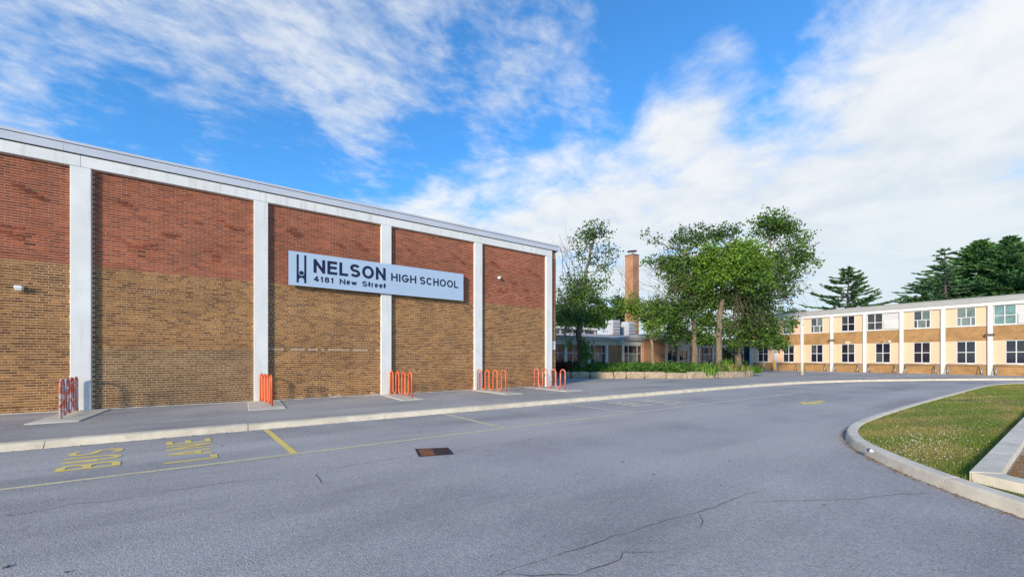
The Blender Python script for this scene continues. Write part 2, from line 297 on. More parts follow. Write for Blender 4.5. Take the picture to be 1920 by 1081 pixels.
class MB:
    def __init__(s): s.v = []; s.f = []
    def box(s, x0, x1, y0, y1, z0, z1):
        n = len(s.v); s.v += [(x0, y0, z0), (x1, y0, z0), (x1, y1, z0), (x0, y1, z0), (x0, y0, z1), (x1, y0, z1), (x1, y1, z1), (x0, y1, z1)]
        s.f += [(n, n+3, n+2, n+1), (n+4, n+5, n+6, n+7), (n, n+1, n+5, n+4), (n+1, n+2, n+6, n+5), (n+2, n+3, n+7, n+6), (n+3, n, n+4, n+7)]; return s
    def bbox(s, x0, x1, y0, y1, z0, z1, b):      # box with chamfered edges
        n = len(s.v); P = []
        for (z, i) in ((z0, b), (z0 + b, 0), (z1 - b, 0), (z1, b)):
            for (x, y) in ((x0 + b, y0), (x1 - b, y0), (x1, y0 + b), (x1, y1 - b), (x1 - b, y1), (x0 + b, y1), (x0, y1 - b), (x0, y0 + b)):
                cx, cy = (x0 + x1) / 2, (y0 + y1) / 2
                P.append((x + (i if x < cx else -i) * (1 if i else 0), y + (i if y < cy else -i) * (1 if i else 0), z))
        s.v += P; s.f.append(tuple(n + 7 - k for k in range(8)))
        for r in range(3):
            for k in range(8):
                a = n + r * 8 + k; c = n + r * 8 + (k + 1) % 8; s.f.append((a, c, c + 8, a + 8))
        s.f.append(tuple(n + 24 + k for k in range(8))); return s
    def prism(s, poly, z0, z1):
        n = len(s.v); k = len(poly)
        s.v += [(x, y, z0) for x, y in poly] + [(x, y, z1) for x, y in poly]
        s.f.append(tuple(n + i for i in reversed(range(k)))); s.f.append(tuple(n + k + i for i in range(k)))
        for i in range(k): j = (i + 1) % k; s.f.append((n + i, n + j, n + k + j, n + k + i))
        return s
    def sheet(s, poly, z):
        n = len(s.v); s.v += [(x, y, z) for x, y in poly]; s.f.append(tuple(range(n, n + len(poly)))); return s
    def tube(s, pts, rad, n=8, cap=True):
        pts = [Vector(p) for p in pts]; k = len(pts); base = len(s.v)
        if not hasattr(rad, '__len__'): rad = [rad] * k
        up = None
        for i, p in enumerate(pts):
            d = (pts[min(i + 1, k - 1)] - pts[max(i - 1, 0)]).normalized()
            if up is None: up = d.orthogonal().normalized()
            up = (up - d * up.dot(d)); up = up.normalized() if up.length > 1e-6 else d.orthogonal().normalized()
            w = d.cross(up)
            for j in range(n):
                a = 2 * math.pi * j / n; s.v.append(tuple(p + (up * math.cos(a) + w * math.sin(a)) * rad[i]))
        for i in range(k - 1):
            for j in range(n):
                a = base + i * n + j; b = base + i * n + (j + 1) % n; s.f.append((a, b, b + n, a + n))
        if cap: s.f.append(tuple(base + n - 1 - j for j in range(n))); s.f.append(tuple(base + (k - 1) * n + j for j in range(n)))
        return s
    def build(s, name, mat, parent=None, smooth=False):
        me = bpy.data.meshes.new(name); me.from_pydata(s.v, [], s.f); me.update()
        return link(name, me, mat, parent, smooth)
def np_mesh(name, verts, faces, mat, parent=None, tint=None):        # verts (N,3), faces (M,k) numpy
    me = bpy.data.meshes.new(name); k = faces.shape[1]
    me.vertices.add(len(verts)); me.vertices.foreach_set('co', np.asarray(verts, np.float32).ravel())
    me.loops.add(faces.size); me.loops.foreach_set('vertex_index', faces.astype(np.int32).ravel())
    me.polygons.add(len(faces)); me.polygons.foreach_set('loop_start', np.arange(0, faces.size, k, dtype=np.int32))
    me.polygons.foreach_set('use_smooth', [False] * len(faces)); me.update(calc_edges=True); me.validate()
    if tint is not None:
        at = me.color_attributes.new('tint', 'FLOAT_COLOR', 'POINT'); c = np.ones((len(verts), 4), np.float32); c[:, :3] = tint; at.data.foreach_set('color', c.ravel())
    return link(name, me, mat, parent)
# lettering: heavy grotesque capitals drawn as ribbons
def _arc(cx, cy, rx, ry, a0, a1, n=14): return [(cx + rx * math.cos(math.radians(a0 + (a1 - a0) * i / n)), cy + ry * math.sin(math.radians(a0 + (a1 - a0) * i / n))) for i in range(n + 1)]
_S = _arc(.5, .75, .5, .25, 25, 270, 12)[:-1] + _arc(.5, .25, .5, .25, 90, -155, 12)
GLYPH = {  # char: (width, [centre lines in a unit box])
    'N': (.80, [[(0, 0), (0, 1)], [(1, 0), (1, 1)], [(0.0, 1), (1.0, 0)]]), 'E': (.70, [[(0, 0), (0, 1)], [(0, 0), (1, 0)], [(0, .52), (.92, .52)], [(0, 1), (.97, 1)]]), 'L': (.64, [[(0, 0), (0, 1)], [(0, 0), (1, 0)]]),
    'S': (.76, [_S]), 'O': (.92, [_arc(.5, .5, .5, .5, 0, 360, 28)]), 'H': (.78, [[(0, 0), (0, 1)], [(1, 0), (1, 1)], [(0, .52), (1, .52)]]), 'I': (.20, [[(.5, 0), (.5, 1)]]),
    'G': (.88, [_arc(.5, .5, .5, .5, 38, 330, 22) + [(1, .45)], [(.55, .45), (1.04, .45)]]), 'C': (.82, [_arc(.5, .5, .5, .5, 40, 320, 22)]), 'B': (.74, [[(0, 0), (0, 1)], [(0, 1), (.5, 1)] + _arc(.55, .77, .4, .23, 90, -90, 8) + [(0, .54)], [(.3, .54), (.55, .54)] + _arc(.58, .27, .42, .27, 90, -90, 8) + [(0, 0)]]),
    'U': (.78, [[(0, 1), (0, .38)] + _arc(.5, .38, .5, .38, 180, 360, 12) + [(1, 1)]]), 'A': (.84, [[(0, 0), (.5, 1)], [(.5, 1), (1, 0)], [(.2, .33), (.8, .33)]]),
    '4': (.56, [[(.72, 0), (.72, 1)], [(.72, 1), (0, .27)], [(0, .27), (1.1, .27)]]), '1': (.36, [[(.75, 0), (.75, 1)], [(.75, 1), (.05, .68)]]), '8': (.54, [_arc(.5, .77, .43, .23, 0, 360, 20), _arc(.5, .27, .5, .27, 0, 360, 20)]),
    'e': (.54, [[(0, .38), (.98, .38)], _arc(.5, .37, .5, .37, 0, 315, 20)]), 'w': (.80, [[(0, .74), (.25, 0)], [(.25, 0), (.5, .72)], [(.5, .72), (.75, 0)], [(.75, 0), (1, .74)]]),
    't': (.32, [[(.4, 1), (.4, .14)] + _arc(.75, .14, .35, .14, 180, 280, 6), [(-.1, .72), (1, .72)]]), 'r': (.34, [[(0, 0), (0, .76)], [(0, .45)] + _arc(.8, .42, .8, .30, 170, 90, 6) + [(1, .71)]]), ' ': (.30, [])}
def glyph_text(name, txt, mat, fn, parent, aspect, t=0.19, gap=0.15, lift=0.0003):
    """fn(u, v, k) maps 0..1 over the text box to a point, k = lift above the panel; aspect = box width / height"""
    W = sum(GLYPH[c][0] for c in txt) + gap * (len(txt) - 1); m = MB(); x = 0.0; ks = aspect / W
    for c in txt:
        w, lines = GLYPH[c]
        for li, P in enumerate(lines):
            Q = []
            for (a, b) in P: Q.append(((x + t / ks / 2 + a * max(w - t / ks, 0.001)) * ks, t / 2 + b * (1 - t)))
            closed = len(Q) > 3 and abs(Q[0][0] - Q[-1][0]) + abs(Q[0][1] - Q[-1][1]) < 1e-6
            if closed: Q = Q[:-1]
            n = len(Q); V = [Vector(q) for q in Q]; base = len(m.v)
            for i in range(n):
                if closed: d0 = (V[i] - V[i - 1]).normalized(); d1 = (V[(i + 1) % n] - V[i]).normalized()
                else:
                    d1 = (V[min(i + 1, n - 1)] - V[min(i, n - 2)]).normalized(); d0 = (V[max(i, 1)] - V[max(i - 1, 0)]).normalized()
                nn = Vector((-(d0.y + d1.y), d0.x + d1.x)); nn = nn.normalized() if nn.length > 1e-6 else Vector((-d1.y, d1.x)); sc = t / 2 / max(0.5, nn.dot(Vector((-d1.y, d1.x))))
                e = Vector((0, 0))
                if not closed and n == 2: e = d1 * (t / 2) * (-1 if i == 0 else 1) * (1 if (abs(d1.x) < .01 or abs(d1.y) < .01) else 0)
                elif not closed and i in (0, n - 1): e = Vector((0, 0)) if abs(d1.x) > .05 and abs(d1.y) > .05 else d1 * (t / 2) * (-1 if i == 0 else 1)
                for s in (1, -1):
                    q = V[i] + nn * sc * s + e; m.v.append(fn(min(1.02, max(-.02, q.x / aspect)), min(1, max(0, q.y)), li * lift))
            for i in range(n if closed else n - 1):
                a, b = base + 2 * i, base + 2 * ((i + 1) % n); m.f.append((a, b, b + 1, a + 1))
        x += w + gap
    return m.build(name, mat, parent)

# ------------------------------------------------------------------ setting: ground, road, walks, kerbs
tag(MB().sheet([(-700, -700), (900, -700), (900, 900), (-700, 900)], -0.06).build('ground', 'terrain_green'), kind='structure')
WALK_Z, KW = 0.115, 0.34
kerb_line = [(-24, -5.70), (17.0, -5.70), (22, -5.75), (26, -5.95), (29, -6.25), (32.5, -6.95), (36, -8.1), (40, -9.9), (44, -12.0), (48, -14.3), (53, -17.4), (62, -23)]
def offset_line(pts, d):
    out = []
    for i, p in enumerate(pts):
        a = Vector(pts[max(i - 1, 0)]); b = Vector(pts[min(i + 1, len(pts) - 1)]); t = (b - a).normalized(); out.append((p[0] - t.y * d, p[1] + t.x * d))
    return out
def resample(pts, step):
    P = [Vector(p) for p in pts]; out = [P[0]]
    for a, b in zip(P, P[1:]):
        n = max(1, int((b - a).length / step))
        for i in range(1, n + 1): out.append(a.lerp(b, i / n))
    return [tuple(p) for p in out]
def smooth_line(pts, it=2):
    for _ in range(it):
        q = [pts[0]]
        for a, b in zip(pts, pts[1:]):
            q += [(a[0] * .75 + b[0] * .25, a[1] * .75 + b[1] * .25), (a[0] * .25 + b[0] * .75, a[1] * .25 + b[1] * .75)]
        pts = q + [pts[-1]]
    return pts
kerb_line = smooth_line(kerb_line, 2)
road = tag(MB().sheet([(-60, -90), (120, -90), (120, -5.0), (-60, -5.0)], 0.0).build('road', 'asphalt_road'), kind='structure')
inner = offset_line(kerb_line, KW - 0.03)
tag(MB().prism(inner + [(62, 12), (-24, 12)], -0.05, WALK_Z).build('sidewalk', 'asphalt_walk'), kind='structure')
walk = bpy.data.objects['sidewalk']
def kerb_run(rootname, line, width, height, mat, seglen, slope=0.05, z0=-0.02, gap=0.012):
    root = tag(empty(rootname, (*line[len(line) // 2], 0)), kind='structure')
    pts = resample(line, 0.35); d = [0]
    for a, b in zip(pts, pts[1:]): d.append(d[-1] + math.hypot(b[0] - a[0], b[1] - a[1]))
    tot = d[-1]; n = max(1, round(tot / seglen)); pts = np.array(pts); d = np.array(d)
    for k in range(n):
        a, b = tot * k / n + gap / 2, tot * (k + 1) / n - gap / 2
        ss = [a] + [x for x in d if a + 0.02 < x < b - 0.02] + [b]
        L = [(np.interp(x, d, pts[:, 0]), np.interp(x, d, pts[:, 1])) for x in ss]
        prof = [(0, z0), (slope * 0.8, height - 0.03), (slope + 0.008, height - 0.008), (slope + 0.035, height), (width - 0.015, height), (width, height - 0.015), (width, z0)]
        m = MB(); rows = []
        dz = random.uniform(-0.004, 0.004); j = len(prof)
        cols = [offset_line(L, o) for o, z in prof]
        for i in range(len(L)):
            for (o, z), cl in zip(prof, cols): m.v.append((cl[i][0], cl[i][1], z + dz * (z > 0)))
        for i in range(len(L) - 1):
            for q in range(j - 1): a0 = i * j + q; m.f.append((a0, a0 + j, a0 + j + 1, a0 + 1))
        m.f.append(tuple(range(j))); m.f.append(tuple((len(L) - 1) * j + q for q in reversed(range(j))))
        m.build('kerb_section', mat, root)
    return root
kerb_run('sidewalk_kerb', kerb_line, KW, 0.125, 'kerb_concrete', 3.05, 0.09)

# island by the right of the lane
isl = [(4.9, -21.5), (5.0, -19), (5.35, -17.4), (5.85, -16.5), (6.41, -15.77), (7.04, -15.12), (7.65, -14.62), (8.3, -14.17), (8.9, -13.8), (9.6, -13.5), (10.5, -13.25), (11.6, -13.1), (13.7, -13.01), (17.4, -12.96), (26.4, -13.0), (33, -13.05), (36, -13.5), (38.6, -14.5), (40.5, -16.5), (41, -20)]
isl = smooth_line(isl, 2)[::-1]              # walked so that the island lies on the left hand
kerb_run('island_kerb', isl, 0.20, 0.15, 'island_concrete', 3.4, 0.035)
isl_in = offset_line(isl, 0.18)
GRASS_Z = 0.118
turf_poly = isl_in[::-1]
tag(MB().prism(turf_poly + [(41, -21.5)], -0.05, GRASS_Z).build('lawn', 'turf'), kind='structure')
def lot_kerb():
    root = tag(empty('parking_kerb', (7.2, -15.4, 0)), kind='structure')
    zt = 0.235
    m = MB(); m.prism([(7.22, -15.33), (7.42, -15.55), (22, -15.55), (22, -15.33)], 0.02, zt); m.build('kerb_section', 'island_concrete', root)
    m = MB(); m.prism([(22.01, -15.55), (40, -15.55), (40, -15.33), (22.01, -15.33)], 0.02, zt); m.build('kerb_section', 'island_concrete', root)
    m = MB(); m.prism([(7.21, -15.345), (6.62, -16.50), (6.80, -16.58), (7.41, -15.56)], 0.02, zt - 0.003); m.build('kerb_section', 'island_concrete', root)
    m = MB(); m.prism([(6.615, -16.51), (6.0, -18.4), (6.2, -18.45), (6.795, -16.59)], 0.02, zt - 0.003); m.build('kerb_section', 'island_concrete', root)
lot_kerb()
tag(MB().prism([(7.38, -15.54), (40, -15.54), (40, -21.4), (6.2, -21.4), (6.2, -18.4), (6.78, -16.58)], 0.0, 0.135).build('parking_lot', 'asphalt_walk'), kind='structure')

# paint on the road
def strip(name, a, b, w, mat, z=0.004):
    a, b = Vector(a), Vector(b); n = (b - a).normalized(); p = Vector((-n.y, n.x)) * w / 2
    return MB().sheet([tuple(a - p), tuple(b - p), tuple(b + p), tuple(a + p)], z).build(name, mat, road)
strip('lane_line', (-18, -8.66), (9.2, -8.66), 0.10, 'paint_pale'); strip('lane_line', (9.2, -8.66), (22, -8.64), 0.10, 'paint_faded')
for x0, x1, mt in ((0.40, 0.70, 'paint_yellow'), (4.74, 4.92, 'paint_pale'), (9.25, 9.35, 'paint_faded'), (13.4, 13.3, 'paint_faded'), (-8.6, -8.4, 'paint_yellow')):
    strip('stall_line', (x0, -5.74), (x1, -8.60), 0.11, mt, 0.0045)
def road_text(txt, x_top, x_bot, y0, y1, mat, lean=0.0):
    o = glyph_text('lettering', txt, mat, lambda u, v, k: (x_bot + (x_top - x_bot) * v + lean * (u - 0.5), y0 + (y1 - y0) * u, 0.005 + k), road, (y1 - y0) / abs(x_top - x_bot), 0.14, 0.30)
    o['label'] = 'yellow painted word ' + txt + ' on the asphalt'
road_text('BUS', -2.32, -1.65, -7.97, -6.40, 'paint_yellow', -0.24); road_text('LANE', -1.11, -0.45, -8.27, -6.25, 'paint_yellow', -0.22)
road_text('BUS', 10.6, 11.6, -7.8, -6.5, 'paint_faded'); road_text('LANE', 12.0, 13.0, -8.0, -6.4, 'paint_faded')
def road_arrow(x, y):
    m = MB().sheet([(x, y), (x + 0.85, y - 0.38), (x + 0.85, y - 0.11), (x + 1.9, y - 0.11), (x + 1.9, y + 0.11), (x + 0.85, y + 0.11), (x + 0.85, y + 0.38)], 0.0045).build('arrow', 'paint_yellow', road)
    m['label'] = 'yellow painted arrow pointing left'
road_arrow(15.95, -10.62)
# cracks, traced on the ground
def crack(px, w0=0.011):
    P = resample([gz(x, y) for x, y in px], 0.12); m = MB(); L = []; 
    jit = [Vector((random.gauss(0, 0.012), random.gauss(0, 0.012))) for _ in P]
    P = [tuple(Vector(p) + j) for p, j in zip(P, jit)]
    w = [w0 * random.uniform(0.25, 1.5) for _ in P]; w[0] = w[-1] = 0.001
    for i, p in enumerate(P):
        a, b = Vector(P[max(i - 1, 0)]), Vector(P[min(i + 1, len(P) - 1)]); t = (b - a).normalized(); q = Vector((-t.y, t.x)) * w[i] / 2
        m.v += [(p[0] - q.x, p[1] - q.y, 0.0035), (p[0] + q.x, p[1] + q.y, 0.0035)]
    for i in range(len(P) - 1): m.f.append((2 * i, 2 * i + 2, 2 * i + 3, 2 * i + 1))
    m.build('crack', 'crack_black', road)
for c in ([(10, 966), (60, 960), (130, 946), (200, 940), (280, 927)], [(300, 923), (420, 905), (520, 895)], [(920, 1080), (1000, 1055), (1060, 1035), (1150, 1005), (1250, 975), (1310, 960), (1380, 935), (1400, 925), (1450, 919)],
          [(1310, 960), (1314, 975), (1316, 990)], [(930, 1078), (1000, 1076), (1080, 1075), (1110, 1068), (1160, 1047), (1170, 1037), (1240, 1035), (1290, 1026)], [(1400, 941), (1520, 937), (1600, 936), (1680, 926), (1750, 924)],
          [(595, 885), (597, 895), (603, 908)], [(850, 848), (905, 836), (960, 829), (1020, 818)], [(600, 880), (690, 868), (782, 852)], [(735, 826), (770, 836), (782, 842)], [(1180, 790), (1260, 780), (1340, 770)]):
    crack(c, 0.006 if c[0][1] < 880 else 0.007)
def specks(name, n, fn, mat, smin, smax, z, parent=None):
    V = []; Fc = []
    for i in range(n):
        x, y = fn(); s = random.uniform(smin, smax); a = random.uniform(0, 6.28); k = random.uniform(0.35, 0.8)
        for j in range(4):
            b = a + j * math.pi / 2; r = s * (1 if j % 2 == 0 else k); V.append((x + r * math.cos(b), y + r * math.sin(b), z + random.uniform(0, 0.008)))
        Fc.append((4 * i, 4 * i + 1, 4 * i + 2, 4 * i + 3))
    return np_mesh(name, np.array(V), np.array(Fc), mat, parent)
tag(specks('road_litter', 260, lambda: (random.uniform(-5, 24), -5.73 - abs(random.gauss(0, 0.05))), 'dark_leaf', 0.012, 0.04, 0.006), 'dark leaf scraps lying along the foot of the sidewalk kerb', 'litter', kind='stuff')
tag(specks('road_specks', 60, lambda: (random.uniform(-3, 14), random.uniform(-15, -6)), 'crack_black', 0.012, 0.035, 0.0035), 'small dark spots scattered over the asphalt lane', 'litter', kind='stuff')
def along_island():
    i = random.randrange(int(len(isl) * 0.45), int(len(isl) * 0.93)); a, b = Vector(isl[i]), Vector(isl[i + 1]); p = a.lerp(b, random.random()); t = (b - a).normalized(); q = Vector((t.y, -t.x)) * abs(random.gauss(0, 0.045)); return (p.x + q.x, p.y + q.y)
tag(specks('dry_leaves', 900, along_island, 'dry_leaf', 0.006, 0.022, 0.005), 'dry brown leaves gathered along the foot of the curved island kerb', 'leaves', kind='stuff')
tag(specks('leaf_drift', 900, lambda: (7.45 + abs(random.gauss(0, 1.6)), -15.57 - abs(random.gauss(0, 0.10))), 'dry_leaf', 0.008, 0.028, 0.138), 'tan leaf drift inside the parking lot kerb at far right', 'leaves', kind='stuff')

# drain
def drain():
    x0, x1, y0, y1 = 2.42, 2.95, -10.10, -9.56
    P = [gz(780, 842), gz(838, 839.5), gz(848, 851), gz(787, 855.5)]
    P = [Vector(p) for p in P]; c = sum(P, Vector((0, 0))) / 4
    r = tag(empty('drain_cover', (c.x, c.y, 0)), 'rusty rectangular drain cover set in the asphalt of the lane', 'drain')
    m = MB(); O = [c + (p - c) * 1.06 for p in P]
    for i in range(4):
        j = (i + 1) % 4; m.prism([tuple(O[i]), tuple(O[j]), tuple(c + (P[j] - c) * 0.94), tuple(c + (P[i] - c) * 0.94)][::1], 0.001, 0.010)
    m.build('frame', 'dark_iron', r)
    def q(u, v):
        a = P[0].lerp(P[1], u); b = P[3].lerp(P[2], u); s = a.lerp(b, v); return tuple(c + (s - c) * 0.93)
    for k, (u0, u1, mt) in enumerate(((0.0, 0.5, 'rust_iron'), (0.5, 1.0, 'dark_iron'))):
        h = MB().prism([q(u0 + .01, 0), q(u1 - .01, 0), q(u1 - .01, 1), q(u0 + .01, 1)], 0.001, 0.005).build('cover_plate', mt, r)
        m = MB()
        for i in range(6):
            v = (i + 0.25) / 6; m.prism([q(u0 + .04, v), q(u1 - .04, v), q(u1 - .04, v + 0.08), q(u0 + .04, v + 0.08)], 0.005, 0.009)
        m.build('bar', mt, h)
drain()

# ------------------------------------------------------------------ gymnasium
BAY, COLW = 4.29, 0.42
COLS = [-3.81 + BAY * k for k in range(-3, 5)]           # column centres
X_END = 13.88; TOPB = 7.0
gym = tag(empty('gymnasium', (0, 2, WALK_Z)), 'tall windowless brick gymnasium with white columns, red brick above tan brick', 'building')
MB().box(-17.0, X_END - 0.02, 0.0, 24, 0.0, TOPB + 0.02).build('wall', 'mortar', gym)
RED = [(0.31, 0.084, 0.036), (0.345, 0.094, 0.040), (0.265, 0.074, 0.034), (0.385, 0.108, 0.044), (0.23, 0.066, 0.034), (0.315, 0.096, 0.046)]
TAN = [(0.235, 0.112, 0.038), (0.27, 0.134, 0.046), (0.19, 0.088, 0.033), (0.30, 0.156, 0.054), (0.145, 0.066, 0.028), (0.24, 0.124, 0.048), (0.32, 0.165, 0.052)]
GREYTAN = [(0.20, 0.125, 0.062), (0.17, 0.105, 0.055), (0.22, 0.145, 0.078), (0.15, 0.09, 0.048)]
COURSE, BL, BH, JT = 0.0708, 0.222, 0.0565, 0.0135
ZSPLIT = 4.225; Z0 = WALK_Z + 0.01
n_tan = int((ZSPLIT - Z0) / COURSE)
z_first = ZSPLIT - n_tan * COURSE
PROT = [(-4.93, 6.21, 1), (-4.70, 6.07, 1), (-4.49, 5.96, 1), (-5.25, 5.10, 2), (-5.05, 4.89, 2), (-2.95, 6.26, 1), (-2.84, 6.19, 1), (-2.72, 6.12, 1), (-2.69, 4.94, 3), (-2.45, 5.05, 1), (-2.3, 5.12, 1), (-1.96, 5.45, 1), (-1.86, 5.38, 1), (-1.75, 5.45, 1),
        (-1.20, 5.98, 1), (-0.69, 6.15, 1), (-0.45, 6.05, 1), (-0.22, 5.94, 1), (-0.97, 5.13, 1), (-0.85, 4.98, 1), (-0.78, 4.84, 1)]
PROT = PROT + [(x + BAY * k, z - 0.06 * (k % 2), n) for k in (1, 2, 3) for x, z, n in PROT if x > -3.5] + [(x - BAY, z, n) for x, z, n in PROT if x > -3.5]
bricks = []        # (x0, x1, z0, z1, depth, colour)
spans = [(a + COLW / 2, b - COLW / 2) for a, b in zip(COLS, COLS[1:])] + [(COLS[-1] + COLW / 2 + 0.005, X_END)]
ci = 0; z = z_first - COURSE
while z < TOPB - 0.02:
    tan = z < ZSPLIT - 0.01
    k_from_split = round((ZSPLIT - z) / COURSE)          # 1 = first tan course
    header = tan and k_from_split % 6 == 3
    for si, (a, b) in enumerate(spans):
        step = BL if not header else BL / 2
        off = 0.0 if ci % 2 == 0 else BL / 2
        if header: off = BL / 4
        x = math.floor((a - 0.3) / step) * step + off
        while x < b:
            x0, x1 = max(x, a), min(x + step - JT, b)
            if x1 - x0 > 0.035:
                d = 0.004 + random.uniform(-0.0015, 0.002)
                c = random.choice(TAN if tan else RED)
                if tan and si == 3 and z < 1.88: c = random.choice(GREYTAN)
                if tan and 0.55 < x < 4.5 and 1.86 < z < 1.95 and random.random() < 0.7: c = (0.44, 0.37, 0.30)
                if tan and 2.6 < x < 4.4 and 0.1 < z < 0.25 and random.random() < 0.35: c = (0.46, 0.38, 0.30)
                s = random.uniform(0.86, 1.12); g = (1.02, 0.96, 0.97) if tan else (0.90, 0.93, 1.08); c = tuple(q * s * e for q, e in zip(c, g))
                if not tan:
                    for px, pz, n in PROT:
                        if abs(pz - z - 0.03) < COURSE * 0.55 and -0.02 < x1 - px < BL * n: d = 0.020
                    if random.random() < 0.0025: d = 0.0022; c = tuple(q * 0.35 for q in c)
                bricks.append((x0, x1, max(z, Z0 - 0.005), min(z + BH, TOPB - 0.004), d, c))
            x += step
    z += COURSE; ci += 1
def brick_px(b):                                          # shown size: nearest the left frame edge is the largest
    x = b[0]; rx = x * CS - (-CAM_Y) * SN; d = x * SN + (-CAM_Y) * CS; return rx / d
left_edge = (-960) / F_PX
vis = sorted([i for i, b in enumerate(bricks) if brick_px(b) > left_edge and b[1] - b[0] > 0.19 and b[1] < COLS[3] and b[4] > 0], key=lambda i: brick_px(bricks[i]))
single = set(vis[:300])
cache = {}
for i in sorted(single):
    x0, x1, z0, z1, d, c = bricks[i]
    key = (round((x1 - x0) * 100), round((z1 - z0) * 200), round(d * 100), tuple(round(q * 40) for q in c))
    if key not in cache:
        m = MB().box(0, x1 - x0, -d, 0.002, 0, z1 - z0); me = bpy.data.meshes.new('brick'); me.from_pydata(m.v, [], m.f); me.update()
        at = me.color_attributes.new('tint', 'FLOAT_COLOR', 'POINT'); at.data.foreach_set('color', list((*c, 1)) * 8); me.materials.append(MATS['brick_face']); cache[key] = me
    o = bpy.data.objects.new('brick', cache[key]); COL.objects.link(o); o.parent = gym; o.matrix_parent_inverse = Matrix.Translation(-gym.location); o.location = (x0, 0, z0)
def brick_mass():
    B = [b for i, b in enumerate(bricks) if i not in single]; n = len(B)
    A = np.array([b[:5] for b in B]); C = np.array([b[5] for b in B])
    V = np.zeros((n, 8, 3))
    for k, (xi, yi, zi) in enumerate([(0, 0, 2), (1, 0, 2), (1, 0, 3), (0, 0, 3), (0, 1, 2), (1, 1, 2), (1, 1, 3), (0, 1, 3)]):
        V[:, k, 0] = A[:, xi]; V[:, k, 1] = -A[:, 4] if yi == 0 else np.where(A[:, 4] > 0, 0.002, -A[:, 4] + 0.006); V[:, k, 2] = A[:, zi]
    Fq = np.array([(0, 1, 2, 3), (1, 5, 6, 2), (5, 4, 7, 6), (4, 0, 3, 7), (3, 2, 6, 7), (4, 5, 1, 0)])
    Fc = (np.arange(n)[:, None, None] * 8 + Fq[None]).reshape(-1, 4)
    o = np_mesh('brickwork', V.reshape(-1, 3), Fc, 'brick_face', gym, np.repeat(C, 8, axis=0)); o['kind'] = 'stuff'
brick_mass()
for x in COLS: MB().bbox(x - COLW / 2, x + COLW / 2, -0.11, 0.05, WALK_Z - 0.02, TOPB - 0.004, 0.012).build('column', 'white_concrete', gym)
edges = [-17.0] + COLS[1:] + [COLS[-1] + COLW / 2]; edges = [-17.0] + COLS[1:-1] + [COLS[-1] + COLW / 2 - 0.002]
for a, b in zip(edges, edges[1:]): MB().bbox(a + 0.003, b - 0.003, -0.112, 0.3, TOPB, 7.315, 0.006).build('beam', 'white_concrete', gym)
MB().box(-17.0, X_END + 0.02, -0.085, 24, 7.315, 7.35).build('shadow_gap', 'dark_gap', gym)
MB().box(-17.0, X_END - 0.05, 0.31, 23.9, 7.02, 7.31).build('upper_wall', 'mortar', gym)
MB().box(COLS[-1] + COLW / 2, X_END, 0.0, 0.3, TOPB + 0.02, 7.31).build('upper_corner', 'far_brick_south', gym)
segs = np.arange(-17.0, X_END, 4.29).tolist() + [X_END + 0.13]
for a, b in zip(segs, segs[1:]):
    MB().box(a + 0.002, b - 0.002, -0.15, 24.1, 7.35, 7.565).build('fascia', 'coping_metal', gym)
MB().box(-17.0, X_END + 0.11, -0.135, 24.08, 7.565, 7.585).build('flashing_gap', 'dark_gap', gym)
MB().box(-17.0, X_END + 0.15, -0.16, 24.12, 7.585, 7.655).build('coping', 'coping_metal', gym)
MB().box(-16.9, X_END, 0.2, 23.9, 7.655, 7.67).build('roof', 'roof_gravel', gym)
MB().tube([(X_END + 0.02, 0.10, WALK_Z + 0.1), (X_END + 0.06, 0.10, 0.6), (X_END + 0.06, 0.10, 6.9), (X_END + 0.02, 0.10, 7.33)], 0.035, 8).build('downspout', 'unit_dark', gym, True)
MB().box(-17.05, X_END + 0.06, -0.02, 0.0, WALK_Z - 0.03, WALK_Z + 0.02).build('plinth', 'pad_concrete', gym)

# sign board
sg = tag(empty('school_sign', (4.75, -0.11, 4.2)), 'long pale blue board reading NELSON HIGH SCHOOL with an address on the brick wall', 'sign')
sy = -0.20
MB().box(1.30, 8.21, sy + 0.004, -0.112, 4.205, 5.405).build('backing', 'sign_edge', sg)
for a, b in ((1.295, 4.752), (4.754, 8.215)): MB().box(a, b, sy - 0.002, sy + 0.012, 4.20, 5.41).build('panel', 'sign_panel', sg)
for xb in (2.6, 6.9): MB().box(xb - 0.04, xb + 0.04, -0.115, 0.003, 4.3, 5.3).build('bracket', 'steel', sg)
def sign_text(txt, x0, x1, z0, z1, t):
    glyph_text('lettering', txt, 'sign_navy', lambda u, v, k: (x0 + (x1 - x0) * u, sy - 0.006 - k, z0 + (z1 - z0) * v), sg, (x1 - x0) / (z1 - z0), t)
sign_text('NELSON', 2.09, 4.71, 4.725, 5.225, 0.205); sign_text('4181', 2.10, 2.77, 4.40, 4.61, 0.21); sign_text('New', 2.98, 3.60, 4.40, 4.61, 0.21); sign_text('Street', 3.80, 4.71, 4.40, 4.61, 0.21)
sign_text('HIGH', 4.93, 5.99, 4.74, 5.06, 0.195); sign_text('SCHOOL', 6.15, 7.95, 4.74, 5.06, 0.195)
